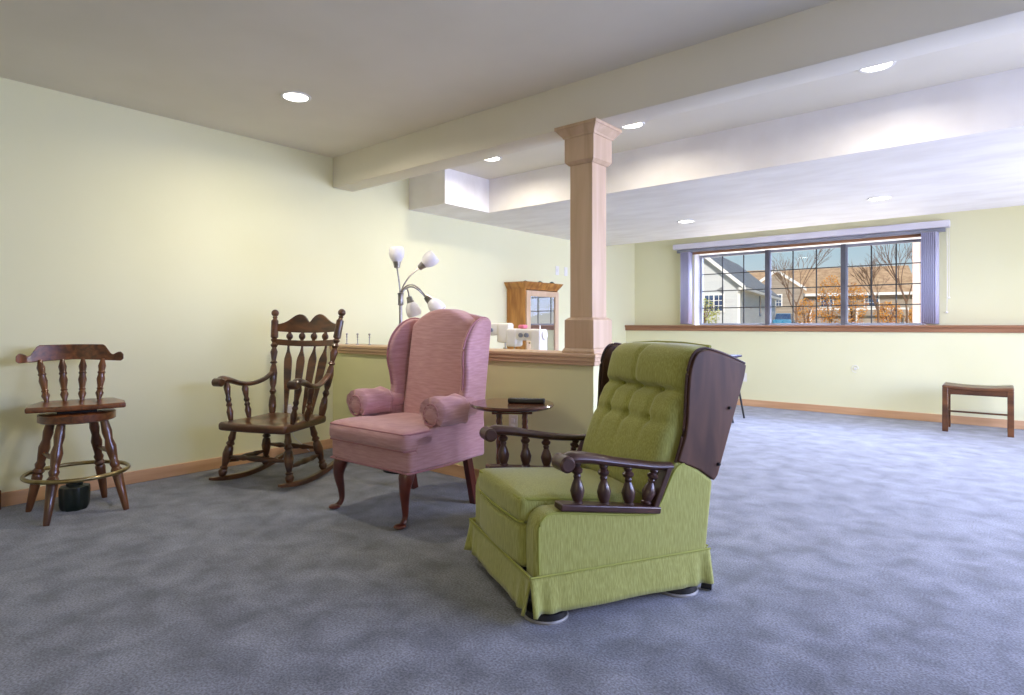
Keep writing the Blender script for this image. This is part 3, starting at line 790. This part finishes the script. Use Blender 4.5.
    def bf(p):
        front = max(0, min(1, (.62 - p.y) / .10))
        e = max(0, 1 - (abs(p.x) / .305) ** 4)
        bul = .022 * e * math.sin(max(0, min(1, (p.z - .36) / .42)) * PI) + .030 * e * max(0, math.sin(max(0, min(1, (p.z - .785) / .235)) * PI))
        y = p.y - front * (bul - tuft(p.x, p.z) * (.3 + .7 * e))
        z = p.z
        if z > .93: z -= .012 * (abs(p.x) / .3) ** 3 + .010 * math.exp(-(p.x / .02) ** 2) * front
        x = p.x * (1 - .10 * max(0, min(1, (p.z - .5) / .3))) if p.x < 0 else p.x
        return (x, y + (p.z - .40) * .34, z)
    c = MB().soft(-.298, .303, .49, .655, .38, .972, .05, (60, 5, 70), bf).build('back_cushion', m, t, angle=70)
    for bx, bz in btn:
        y = bf(V((bx, .49, bz)))[1]
        MB().ball((bx, y - .003, bz), .012, .9, 12, 8).build('button', M['greenpipe'], c)
    # top seam piping
    MB().tube([(-.28, .80, .962), (-.1, .805, .972), (.1, .805, .972), (.28, .80, .962)], .006, 8).build('piping', M['greenpipe'], c)
    # arms
    AS = [(0, .017), (.06, .021), (.10, .016), (.20, .022), (.34, .0265), (.48, .020), (.60, .012), (.66, .015), (.70, .012), (.74, .020), (.80, .022), (.86, .013), (.93, .018), (1, .013)]
    for s in (-1, 1):
        x = s * .318
        q = .072 if s > 0 else .014
        pts = smoothpath([(x, .045 + q, .562), (x, .080 + q, .574), (x, .15 + q, .566), (x, .25 + q, .546), (x, .35 + q, .528), (x, .46 + q * .5, .515), (x, .575, .508)], 6)
        arm = MB().tube(pts, lerpv([.018, .023, .021, .018, .017, .016, .015], len(pts)), 14, sx=1.75).build('arm', dk, t)
        MB().turned((x - .043, .045 + q, .558), (x + .043, .045 + q, .558), [(0, .022), (.08, .030), (.92, .030), (1, .022)], 20).build('scroll', dk, arm)
        MB().bar((x, .045 + q * .7, .407), (x, .515, .350), .062, .026).build('arm_rail', dk, t, bevel=.006, seg=3)
        for i, y in enumerate((.125, .235, .34)):
            y += q * .7; zb = .415 - .125 * (y - .045); ztop = .565 - .17 * (y - .16)
            MB().turned((x, y, zb), (x, y - .004, ztop), AS).build('arm_spindle', dk, t)
        MB().turned((x, .465, .372), (x, .505, .505), AS).build('arm_spindle', dk, t)
        MB().bar((x, .495, .36), (x, .565, .515), .05, .022, (0, 1, 0)).build('arm_support', dk, t, bevel=.004)
recliner()

# ------------------------------------------------------------------ side table and remote
def side_table():
    t = thing('side_table', 'small round dark wood side table with turned legs between the armchairs', 'side table', (2.43, 2.45, 0), 40)
    MB().turned((0, 0, .612), (0, 0, .636), [(0, .200), (.2, .217), (.6, .224), (1, .218)], 48).build('tabletop', M['walnut'], t)
    MB().box(-.105, .105, -.09, .09, .588, .613).build('apron', M['walnut'], t, bevel=.003)
    pr = [(0, .014), (.03, .014), (.05, .011), (.09, .016), (.16, .014), (.3, .012), (.42, .016), (.48, .012), (.55, .016), (.66, .013), (.72, .016), (.76, .012),
          (.80, .016), (.83, .012), (.86, .016), (.89, .012), (.92, .016), (.95, .013), (1, .015)]
    for sx in (-1, 1):
        for sy in (-1, 1):
            MB().turned((sx * .068, sy * .062, .06), (sx * .068, sy * .062, .59), pr).build('leg', M['walnut'], t)
    MB().box(-.10, .10, -.095, .095, .075, .095).build('lower_shelf', M['walnut'], t, bevel=.004)
    for sx in (-1, 1):
        MB().tube(smoothpath([(sx * .068, -.17, .012), (sx * .068, -.10, .05), (sx * .068, 0, .062), (sx * .068, .10, .05), (sx * .068, .17, .012)], 5), .013, 10).build('foot', M['walnut'], t)
side_table()
def remote():
    t = thing('remote_control', 'black remote control lying on the round side table', 'remote control', (2.50, 2.485, .636), 30)
    MB().soft(-.098, .098, -.024, .024, 0, .024, .009, (12, 5, 2), lambda p: (p.x, p.y * (1 + .12 * (p.x / .1) ** 2), p.z + (.004 * (p.x / .1) ** 2 if p.z > .012 else .004 * 0))).build('remote_body', M['black'], t)
    b = MB()
    for i in range(9):
        for j in (-1, 0, 1): b.box(-.075 + i * .018, -.067 + i * .018, j * .013 - .004, j * .013 + .004, .022, .0262)
    o = b.build('key_pad', M['grey'], t); 
remote()

# ------------------------------------------------------------------ floor lamp
def floor_lamp():
    t = thing('floor_lamp', 'brushed metal floor lamp with five bendable arms and white glass shades', 'floor lamp', (1.062, 2.818, 0))
    MB().turned((0, 0, 0), (0, 0, .035), [(0, .125), (.4, .125), (.8, .10), (1, .02)], 36).build('base', M['blackmetal'], t)
    MB().turned((0, 0, .03), (0, 0, 1.20), [(0, .012), (1, .012)], 16).build('pole', M['nickel'], t)
    MB().turned((0, 0, 1.19), (0, 0, 1.285), [(0, .012), (.08, .022), (.2, .019), (.8, .020), (.95, .024), (1, .012)], 20).build('collar', M['nickel'], t)
    # in-picture right and depth axes at this spot
    rx, ry = V((.764, .645, 0)), V((-.645, .764, 0))
    k = 4.38 / 603
    def P(u, v, d=0): return rx * ((u - 401) * k) + ry * d + V((0, 0, 1.05 + (325 - v) * k))
    arms = [([P(401, 297), P(399.6, 283), P(397.4, 268)], (-.03, 1.0), 0),
            ([P(401, 297), P(403, 287), P(410, 276), P(419, 268)], (.78, .62), .02),
            ([P(401, 299), P(404, 289), P(411, 285), P(419, 288), P(427, 297)], (.72, -.70), -.04),
            ([P(401, 299), P(404, 290), P(411, 286.5), P(418, 290), P(425, 298, .02)], (.74, -.66), .08),
            ([P(401, 299, .0), P(402, 290, .05), P(404, 287, .10), P(405.5, 291, .13), P(406, 296, .14)], (.28, -.96), .14)]
    for pts, (dx, dz), dep in arms:
        n = len(pts); pts = [p + ry * dep * (i / (n - 1)) * (0 if abs(dep - .14) < 1e-6 else 1) for i, p in enumerate(pts)]
        pp = smoothpath(pts, 6)
        arm = MB().tube(pp, .0055, 8, up=tuple(ry)).build('arm', M['nickel'], t)
        d = (rx * dx + V((0, 0, dz)) + ry * (dep * .8)).normalized(); p = pts[-1]
        MB().turned(p - d * .004, p + d * .062, [(0, .008), (.08, .021), (.35, .024), (1, .033)], 20).build('socket', M['nickel'], arm)
        sh = MB().turned(p + d * .040, p + d * .150, [(0, .026), (.12, .036), (.35, .050), (.6, .056), (.82, .055), (.95, .050), (1, .046)], 24)
        sh.build('lamp_shade', M['shade'], arm)
floor_lamp()

# ------------------------------------------------------------------ oak cabinet, sewing table and machines
def cabinet():
    t = thing('display_cabinet', 'oak cabinet with crown moulding and mirrored glass door against the left wall', 'cabinet', (0, 5.54, 0))
    m = M['cabinet']
    b = MB().box(.004, .27, -.31, -.29, 0, 1.47).box(.004, .27, .29, .31, 0, 1.47).box(.004, .02, -.29, .29, 0, 1.47).box(.02, .27, -.29, .29, 1.45, 1.47).box(.02, .27, -.29, .29, 0, .08)
    for z in (.45, .78, 1.12): b.box(.02, .24, -.29, .29, z, z + .015)
    b.build('carcass', m, t, bevel=.002)
    f = MB(); prs = [(.004, .0, 1.46), (.012, .012, 1.475), (.03, .03, 1.50), (.045, .045, 1.525), (.05, .05, 1.535)]
    for (a, _, z0), (c, _, z1) in zip(prs, prs[1:]):
        f.faces([(0.004, -.31 - a, z0), (.27 + a, -.31 - a, z0), (.27 + a, .31 + a, z0), (.004, .31 + a, z0), (0.004, -.31 - c, z1), (.27 + c, -.31 - c, z1), (.27 + c, .31 + c, z1), (.004, .31 + c, z1)],
                [(0, 1, 5, 4), (1, 2, 6, 5), (2, 3, 7, 6), (3, 0, 4, 7), (4, 5, 6, 7), (3, 2, 1, 0)])
    f.build('crown', m, t)
    d = MB().box(.27, .292, -.30, -.235, .09, 1.44).box(.27, .292, .235, .30, .09, 1.44).box(.27, .292, -.235, .235, 1.375, 1.44).box(.27, .292, -.235, .235, .09, .17)\
        .box(.274, .288, -.235, .235, .70, .745)
    dd = d.build('door', M['maple'], t, bevel=.003)
    MB().box(.276, .280, -.235, .235, .17, 1.375).build('glass', M['mirrorglass'], dd, smooth=False)
    MB().ball((.305, -.268, .85), .012).build('knob', M['brass'], dd)
cabinet()
orn = [(.12, 5.42, 'small dark metal ornament on top of the cabinet, leftmost of the three'), (.18, 5.62, 'small dark metal ornament on top of the cabinet, middle of the three'),
       (.22, 5.80, 'small dark metal ornament on top of the cabinet, rightmost of the three')]
for x, y, lab in orn:
    o = MB().turned((x, y, 1.535), (x, y, 1.565), [(0, .03), (.4, .034), (.8, .02), (1, .006)], 16).build('trinket', M['blackmetal'])
    tag(o, lab, 'ornament', 'small ornaments on the cabinet top')
t = thing('sewing_table', 'plain wooden table behind the half wall carrying two sewing machines', 'table', (1.40, 3.68, 0))
MB().box(-.60, .60, -.27, .27, .72, .748).build('tabletop', M['bench'], t, bevel=.004)
for sx in (-1, 1):
    for sy in (-1, 1): MB().box(sx * .56 - .025, sx * .56 + .025, sy * .23 - .025, sy * .23 + .025, 0, .72).build('leg', M['bench'], t, bevel=.003)
MB().box(-.55, .55, -.24, .24, .65, .72).build('apron', M['bench'], t)
def sewing(loc, rz, label, m, k=1.0, mirror=1, kx=.82):
    t = thing('sewing_machine', label, 'sewing machine', loc, rz, 'sewing machines')
    X = lambda a, b: (min(a * mirror * k * kx, b * mirror * k * kx), max(a * mirror * k * kx, b * mirror * k * kx))
    def sb(name, x0, x1, y0, y1, z0, z1, r, mm, par=t, n=(6, 4, 4)):
        a, b = X(x0, x1); return MB().soft(a, b, y0 * k, y1 * k, z0 * k, z1 * k, r, n).build(name, mm, par)
    sb('bed', -.19, .19, -.085, .085, 0, .085, .012, m)
    sb('pillar', .085, .19, -.06, .06, .08, .27, .014, m)
    sb('arm', -.10, .12, -.05, .05, .185, .272, .016, m)
    h = sb('head', -.19, -.07, -.055, .055, .135, .275, .02, m)
    sb('needle_bar', -.135, -.125, -.006, .006, .095, .14, .003, M['nickel'], h, (2, 2, 2))
    sb('presser_foot', -.145, -.115, -.012, .012, .088, .1, .003, M['nickel'], h, (2, 2, 2))
    for x in (-.02, .04):
        MB().turned((x * mirror * k * kx, -.05 * k, .225 * k), (x * mirror * k * kx, -.064 * k, .225 * k), [(0, .018), (1, .016)], 20).build('dial', M['grey'], t)
    hw = MB().turned((.155 * mirror * k, 0, .225 * k), (.172 * mirror * k, 0, .225 * k), [(0, .03), (.2, .036), (.8, .036), (1, .03)], 24).build('hand_wheel', m, t)
    MB().turned((.11 * mirror * k, .02, .27 * k), (.11 * mirror * k, .02, .30 * k), [(0, .006), (1, .004)], 10).build('spool_pin', m, t)
    return t
sewing((1.60, 3.60, .748), 8, 'white sewing machine nearest the column, with two grey dials', M['white'])
sewing((1.12, 3.73, .748), 24, 'cream rounded sewing machine partly hidden behind the pink wing chair', M['beige'], 1.16, -1)
tag(MB().soft(-.03, .03, -.03, .03, 0, .03, .014, (4, 4, 2)).warp(lambda p: (p.x + 1.56, p.y + 3.61, p.z + 1.0225)).build('pin_cushion', M['pinkfab2']),
    'small pink pin cushion on top of the white sewing machine', 'pin cushion')
for x, lab in ((.045, 'thin metal spool pin on the half wall cap, nearest the rocking chair'), (.20, 'thin metal spool pin on the half wall cap, middle of the three'), (.365, 'thin metal spool pin on the half wall cap, nearest the floor lamp')):
    b = MB().turned((x, 3.06, .884), (x, 3.06, .98), [(0, .013), (.06, .013), (.09, .004), (.40, .004), (.43, .007), (.48, .004), (.62, .005), (.66, .009), (.72, .005), (.84, .006), (.9, .010), (.97, .008), (1, .002)], 12)
    tag(b.build('spool_pin', M['nickel']), lab, 'spool pin', 'spool pins on the half wall')

# ------------------------------------------------------------------ bench by the window wall
def bench():
    t = thing('wooden_bench', 'low brown wooden bench with dished seat under the window wall', 'bench', (4.17, 7.50, 0), 1)
    m = M['bench']
    def sf(p): return (p.x, p.y, p.z - .018 * (1 - (p.x / .28) ** 2))
    MB().soft(-.275, .275, -.195, .195, .425, .462, .015, (18, 8, 2), sf).build('seat', m, t)
    MB().box(-.25, .25, -.188, -.166, .37, .425).box(-.25, .25, .166, .188, .37, .425).build('apron', m, t, bevel=.003)
    for sx in (-1, 1):
        for sy in (-1, 1): MB().box(sx * .25 - .024, sx * .25 + .024, sy * .172 - .024, sy * .172 + .024, 0, .43).build('leg', m, t, bevel=.004)
        MB().box(sx * .25 - .012, sx * .25 + .012, -.15, .15, .17, .195).build('side_rail', m, t)
    MB().box(-.24, .24, -.008, .008, .175, .192).build('stretcher', m, t)
bench()

# ------------------------------------------------------------------ folding stand behind the recliner
def folding():
    t = thing('folding_table', 'dark navy folding table with thin splayed black legs behind the green recliner', 'folding table', (1.81, 6.60, 0), 3)
    MB().soft(-.30, .30, -.24, .24, .69, .715, .008, (4, 4, 1)).build('tabletop', M['navy'], t)
    for sy in (-1, 1):
        for s in (-1, 1):
            MB().tube([(s * .34, sy * .20, .01), (s * -.12, sy * .20, .69)] if False else [(s * .335, sy * .20, .008), (s * .21, sy * .20, .695)], .011, 10).build('leg', M['blackmetal'], t)
        MB().tube([(-.27, sy * .20, .35), (.27, sy * .20, .35)], .006, 8).build('brace', M['nickel'], t)
folding()

# ------------------------------------------------------------------ outdoors
struct(MB().box(-80, 60, 14.5, 140, .55, .75).build('ground', M['grass'], smooth=False), 'tan winter lawn outside the window', 'lawn')
def hframe(A, B):
    """origin A (front right eave foot), X to the right, Y into depth (A->B)"""
    d = (V(B) - V(A)).normalized(); return math.degrees(math.atan2(d.y, d.x)) - 90
def ext_window(b_par, x0, x1, y, z0, z1, n=2):
    f = MB().box(x0 - .12, x1 + .12, y - .10, y - .02, z0 - .12, z1 + .12).build('window', M['exttrim'], b_par)
    w = MB(); s = (x1 - x0 - .1 * (n - 1)) / n
    for k in range(n): w.box(x0 + k * (s + .1), x0 + k * (s + .1) + s, y - .14, y - .09, z0, z1)
    w.build('pane', M['extglass'], f)
    g = MB()
    for k in range(n):
        a = x0 + k * (s + .1); g.box(a + s / 2 - .02, a + s / 2 + .02, y - .16, y - .13, z0, z1)
        for q in (1, 2): g.box(a, a + s, y - .16, y - .13, z0 + (z1 - z0) * q / 3 - .02, z0 + (z1 - z0) * q / 3 + .02)
    g.build('muntin', M['exttrim'], f)
def house_a():
    A, B = (-11.2, 44.3, 0), (-14.8, 64.8, 0)
    t = thing('neighbour_house', 'pale grey gabled house with white trim, left part of the window view', 'house', (A[0], A[1], .75), hframe(A, B))
    E, W, Rz, D = 3.25, 7.3, 3.1, 20.8
    MB().prism([(-W, 0), (0, 0), (0, E), (-W / 2, E + Rz), (-W, E)], 0, D, 'y').build('wall', M['extwall'], t, smooth=False)
    r = MB().prism([(.45, E - .30), (-W / 2, E + Rz + .12), (-W - .45, E - .30), (-W - .45, E - .12), (-W / 2, E + Rz + .35), (.45, E - .12)], -.5, D + .4, 'y')
    r.build('roof', M['extroof'], t, smooth=False)
    MB().prism([(.48, E - .42), (-W / 2, E + Rz + .02), (-W - .48, E - .42), (-W - .48, E - .12), (-W / 2, E + Rz + .36), (.48, E - .12)], -.62, -.5, 'y').build('rake_board', M['exttrim'], t, smooth=False)
    MB().box(.0, .5, -.45, D, E - .42, E - .22).build('eave', M['exttrim'], t, smooth=False)
    MB().box(-.14, .03, -.04, .2, 0, E - .2).build('corner_board', M['exttrim'], t, smooth=False)
    ext_window(t, -2.45, -1.15, 0, 1.35, 2.5)
    MB().turned((-1.3, -.06, E - .35), (-1.3, .02, E - .35), [(0, .32), (1, .32)], 3).build('gable_vent', M['extroof'], t)
    for y, h in ((4.5, .5), (9.5, 1.8)):
        MB().box(.01, .06, y, y + .7, 1.1 + (1.8 - h) * .4, 1.1 + h).build('side_window', M['extglass'], t)
house_a()
def house_b():
    t = thing('neighbour_house', 'tan two storey house with brown shingle roof, centre of the window view', 'house', (-11.0, 73, .75), 16)
    MB().box(-9.5, 7.2, 0, 11, 0, 3.9).build('wall', M['exttan'], t, smooth=False)
    MB().prism([(-.7, 3.7), (5.5, 7.0), (11.7, 3.7), (11.7, 3.5), (-.7, 3.5)], -10, 7.6, 'x').build('roof', M['brownroof'], t, smooth=False)
    MB().box(-10, 7.6, -.8, -.68, 3.45, 3.75).build('fascia', M['exttrim'], t, smooth=False)
    MB().prism([(-8.6, 0), (-3.2, 0), (-3.2, 4.1), (-5.9, 6.0), (-8.6, 4.1)], -1.6, .5, 'y').build('front_gable', M['exttan'], t, smooth=False)
    MB().prism([(-8.9, 4.0), (-5.9, 6.15), (-2.9, 4.0), (-2.9, 4.35), (-5.9, 6.5), (-8.9, 4.35)], -1.9, -1.6, 'y').build('gable_trim', M['exttrim'], t, smooth=False)
    ext_window(t, -6.5, -5.4, -1.6, 2.4, 3.6)
    ext_window(t, -1.4, -.3, 0, 2.3, 3.5); ext_window(t, 2.8, 4.0, 0, 2.3, 3.5)
    MB().box(-2.6, 6.5, -1.6, -1.4, 1.9, 2.1).box(-2.6, -2.35, -1.6, -1.4, 0, 1.9).box(1.8, 2.0, -1.6, -1.4, 0, 1.9).box(6.3, 6.5, -1.6, -1.4, 0, 1.9).build('porch_frame', M['exttrim'], t, smooth=False)
house_b()
def house_c():
    t = thing('neighbour_house', 'distant low house with pinkish brown roof, right part of the window view', 'house', (-9.5, 94, .75), 10)
    MB().box(-7, 8, 0, 9, 0, 2.6).build('wall', M['exttan'], t, smooth=False)
    MB().prism([(-.7, 2.5), (4.5, 4.6), (9.7, 2.5), (9.7, 2.3), (-.7, 2.3)], -7.6, 8.6, 'x').build('roof', M['brownroof'], t, smooth=False)
    ext_window(t, -3, -1.6, 0, 1, 2); ext_window(t, 3, 4.4, 0, 1, 2)
house_c()
def car():
    t = thing('parked_car', 'blue parked car in front of the tan house outside the window', 'car', (-13.6, 63.5, .75), 100)
    k = 1
    b = MB().soft(-2.1, 2.1, -.85, .85, .25, .85, .15, (10, 4, 3)); b.build('car_body', M['carblue'], t)
    b = MB().soft(-1.2, 1.0, -.75, .75, .75, 1.4, .15, (8, 4, 3), lambda p: (p.x * (1 - .35 * max(0, p.z - .8)), p.y * (1 - .2 * max(0, p.z - .8)), p.z)); b.build('cabin', M['extglass'], t)
    b = MB().soft(-.85, .65, -.66, .66, 1.34, 1.44, .04, (6, 4, 2)); b.build('car_roof', M['carblue'], t)
    for x in (-1.35, 1.35):
        for y in (-.9, .7): MB().turned((x, y, .32), (x, y + .2, .32), [(0, .30), (.1, .32), (.9, .32), (1, .30)], 20).build('wheel', M['black'], t)
car()
def bare_tree(loc, h, seed, label, spread=.5, r0=.07):
    rnd = random.Random(seed)
    b = MB()
    def grow(p, d, ln, r, lev):
        q = p + d * ln; mid = p.lerp(q, .5) + V((rnd.uniform(-1, 1), rnd.uniform(-1, 1), 0)) * ln * .04
        b.tube([p, mid, q], [r, r * .85, r * .68], 5)
        if lev == 0: return
        for k in range(3 if lev > 1 else 3):
            a = rnd.uniform(0, 2 * PI); sp = rnd.uniform(.5, 1) * spread
            nd = (d + V((math.cos(a) * sp, math.sin(a) * sp, rnd.uniform(-.02, .2)))).normalized()
            grow(p.lerp(q, rnd.uniform(.55, 1.0)), nd, ln * rnd.uniform(.62, .85), r * .6, lev - 1)
    grow(V((0, 0, -.1)), V((rnd.uniform(-.05, .05), 0, 1)).normalized(), h * .32, r0, 5)
    o = b.build('bare_tree', M['bark'], None, smooth=False); o.location = loc
    tag(o, label, 'tree', 'bare trees outside the window')
bare_tree((-6.9, 42.8, .7), 6.2, 3, 'slender bare tree before the tan house, in the middle panel of the window')
bare_tree((-1.85, 40.4, .7), 5.6, 11, 'bare branching tree in the left half of the right window panel')
bare_tree((-.6, 41.8, .7), 6.2, 21, 'bare branching tree in the right half of the right window panel')
def shrub(loc, r, sz, n, mm, seed, label, cat='shrub', group='shrubs outside the window'):
    rnd = random.Random(seed); t = thing('leafy_shrub', label, cat, loc, 0, group)
    b = MB()
    for k in range(n):
        a = rnd.uniform(0, 2 * PI); e = rnd.uniform(-1, 1); rr = rnd.uniform(.35, 1) ** .5
        c = V((math.cos(a) * math.sqrt(1 - e * e) * r * rr, math.sin(a) * math.sqrt(1 - e * e) * r * rr, (e * rr + 1) * r * sz))
        q = Matrix.Rotation(rnd.uniform(0, PI), 4, V((rnd.uniform(-1, 1), rnd.uniform(-1, 1), rnd.uniform(-1, 1))).normalized())
        s = rnd.uniform(.05, .12) * (r / 1.3)
        b.faces([c + q @ V(p) for p in ((-s, 0, 0), (0, -s * .6, 0), (s, 0, 0), (0, s * .6, 0))], [(0, 1, 2, 3)])
    b.build('foliage', mm, t, smooth=False)
    b = MB()
    for k in range(7):
        a = rnd.uniform(0, 2 * PI); b.tube([(0, 0, 0), (math.cos(a) * r * .25, math.sin(a) * r * .25, r * sz * .9), (math.cos(a) * r * .6, math.sin(a) * r * .6, r * sz * 1.6)], [.04, .025, .012], 5)
    b.build('branch', M['bark'], t)
for i, (x, y, r, sz, lab) in enumerate([(-8.3, 50.5, .75, 1.25, 'orange leaved shrub right of the slender bare tree, leftmost orange shrub'),
                         (-7.0, 52.5, .95, 1.75, 'tallest orange leaved shrub, just left of the second window bar'),
                         (-5.05, 50.5, .9, 1.5, 'orange leaved shrub just right of the second window bar'),
                         (-3.1, 52.5, .85, .95, 'low orange shrub in the middle of the right window panel'),
                         (-1.3, 54, .85, .8, 'low orange shrub at the right end of the window view')]):
    shrub((x, y, .75), r * 1.15, sz * 1.12, 1500, M['orange'], 40 + i, lab)
shrub((-7.6, 29.0, .75), .85, .95, 900, M['leafy'], 77, 'yellow green shrub before the grey house, far left in the window')
tag(MB().box(-.065, .065, -.065, .065, 0, 3.4).box(-.1, .1, -.1, .1, 0, .25).box(-.1, .1, -.1, .1, 3.2, 3.4).warp(lambda p: (p.x + 2.9, p.y + 14.4, p.z + .75)).build('porch_post', M['post'], bevel=.01),
    'pale pinkish porch post outside at the right end of the window', 'post')

# ------------------------------------------------------------------ sky, sun, daylight and added fill lamps
wd = bpy.data.worlds.new('sky'); scene.world = wd; wd.use_nodes = True
nt = wd.node_tree; N, L = nt.nodes.new, nt.links.new
bg = nt.nodes['Background']; tc = N('ShaderNodeTexCoord'); sp = N('ShaderNodeSeparateXYZ'); L(tc.outputs['Generated'], sp.inputs[0])
r = N('ShaderNodeValToRGB'); L(sp.outputs['Z'], r.inputs[0])
e = r.color_ramp.elements; e[0].position = 0.0; e[0].color = srgb(238, 236, 232); e[1].position = .16; e[1].color = srgb(150, 194, 214)
q = e.new(.05); q.color = srgb(206, 220, 226); q = e.new(.5); q.color = srgb(90, 140, 200)
L(r.outputs[0], bg.inputs[0]); bg.inputs[1].default_value = 1.0
def lamp(kind, name, loc, tgt, energy, color, **kw):
    l = bpy.data.lights.new(name, kind); l.energy = energy; l.color = color
    for k, v in kw.items(): setattr(l, k, v)
    o = bpy.data.objects.new(name, l); COL.objects.link(o); o.location = loc
    o.rotation_euler = (V(tgt) - V(loc)).to_track_quat('-Z', 'Y').to_euler(); return o
lamp('SUN', 'sun', (0, 0, 20), (-4, 9, 14.5), 4.2, (1, .93, .82), angle=.01)
lamp('AREA', 'sky_daylight', (2.34, 10.6, 3.7), (2.7, 5.0, 0), 1900, (.50, .60, 1.0), shape='RECTANGLE', size=3.6, size_y=1.6)
lamp('AREA', 'ground_bounce', (2.34, 11.6, .1), (2.4, 6.0, 2.2), 330, (1, .96, .90), shape='RECTANGLE', size=9, size_y=1.2)
lamp('AREA', 'patio_daylight', (6.9, 4.2, 1.3), (4.2, 4.0, 0.0), 390, (.40, .50, 1.0), shape='RECTANGLE', size=5.5, size_y=1.8, spread=math.radians(140))
lamp('AREA', 'far_room_fill', (6.9, 5.6, 1.0), (2.0, 6.0, 1.9), 120, (1, .95, .86), shape='RECTANGLE', size=4.0, size_y=1.4)  # unseen fill lamp, added to brighten the lowered ceiling and left wall
lamp('AREA', 'room_fill', (4.6, -2.2, 1.7), (2.2, 3.5, 1.2), 30, (1, .86, .62), shape='RECTANGLE', size=3.6, size_y=1.6)  # unseen lamp added behind the camera as soft fill

# ------------------------------------------------------------------ camera
cd = bpy.data.cameras.new('camera'); cam = bpy.data.objects.new('camera', cd); COL.objects.link(cam)
cam.location = (4.5, 0, 1.05); cam.rotation_euler = (math.radians(90), 0, math.radians(40.2))
cd.sensor_width = 36; cd.lens = 36 * 603 / 1024; cd.shift_y = -(347.5 - 325) / 1024; cd.clip_start = .05; cd.clip_end = 400
scene.camera = cam
scene.view_settings.view_transform = 'Standard'; scene.view_settings.look = 'None'
scene.view_settings.exposure = 0; scene.view_settings.gamma = 1
scene.cycles.use_denoising = True
scene.cycles.max_bounces = 8; scene.cycles.diffuse_bounces = 5; scene.cycles.transparent_max_bounces = 12
scene.cycles.sample_clamp_indirect = 6
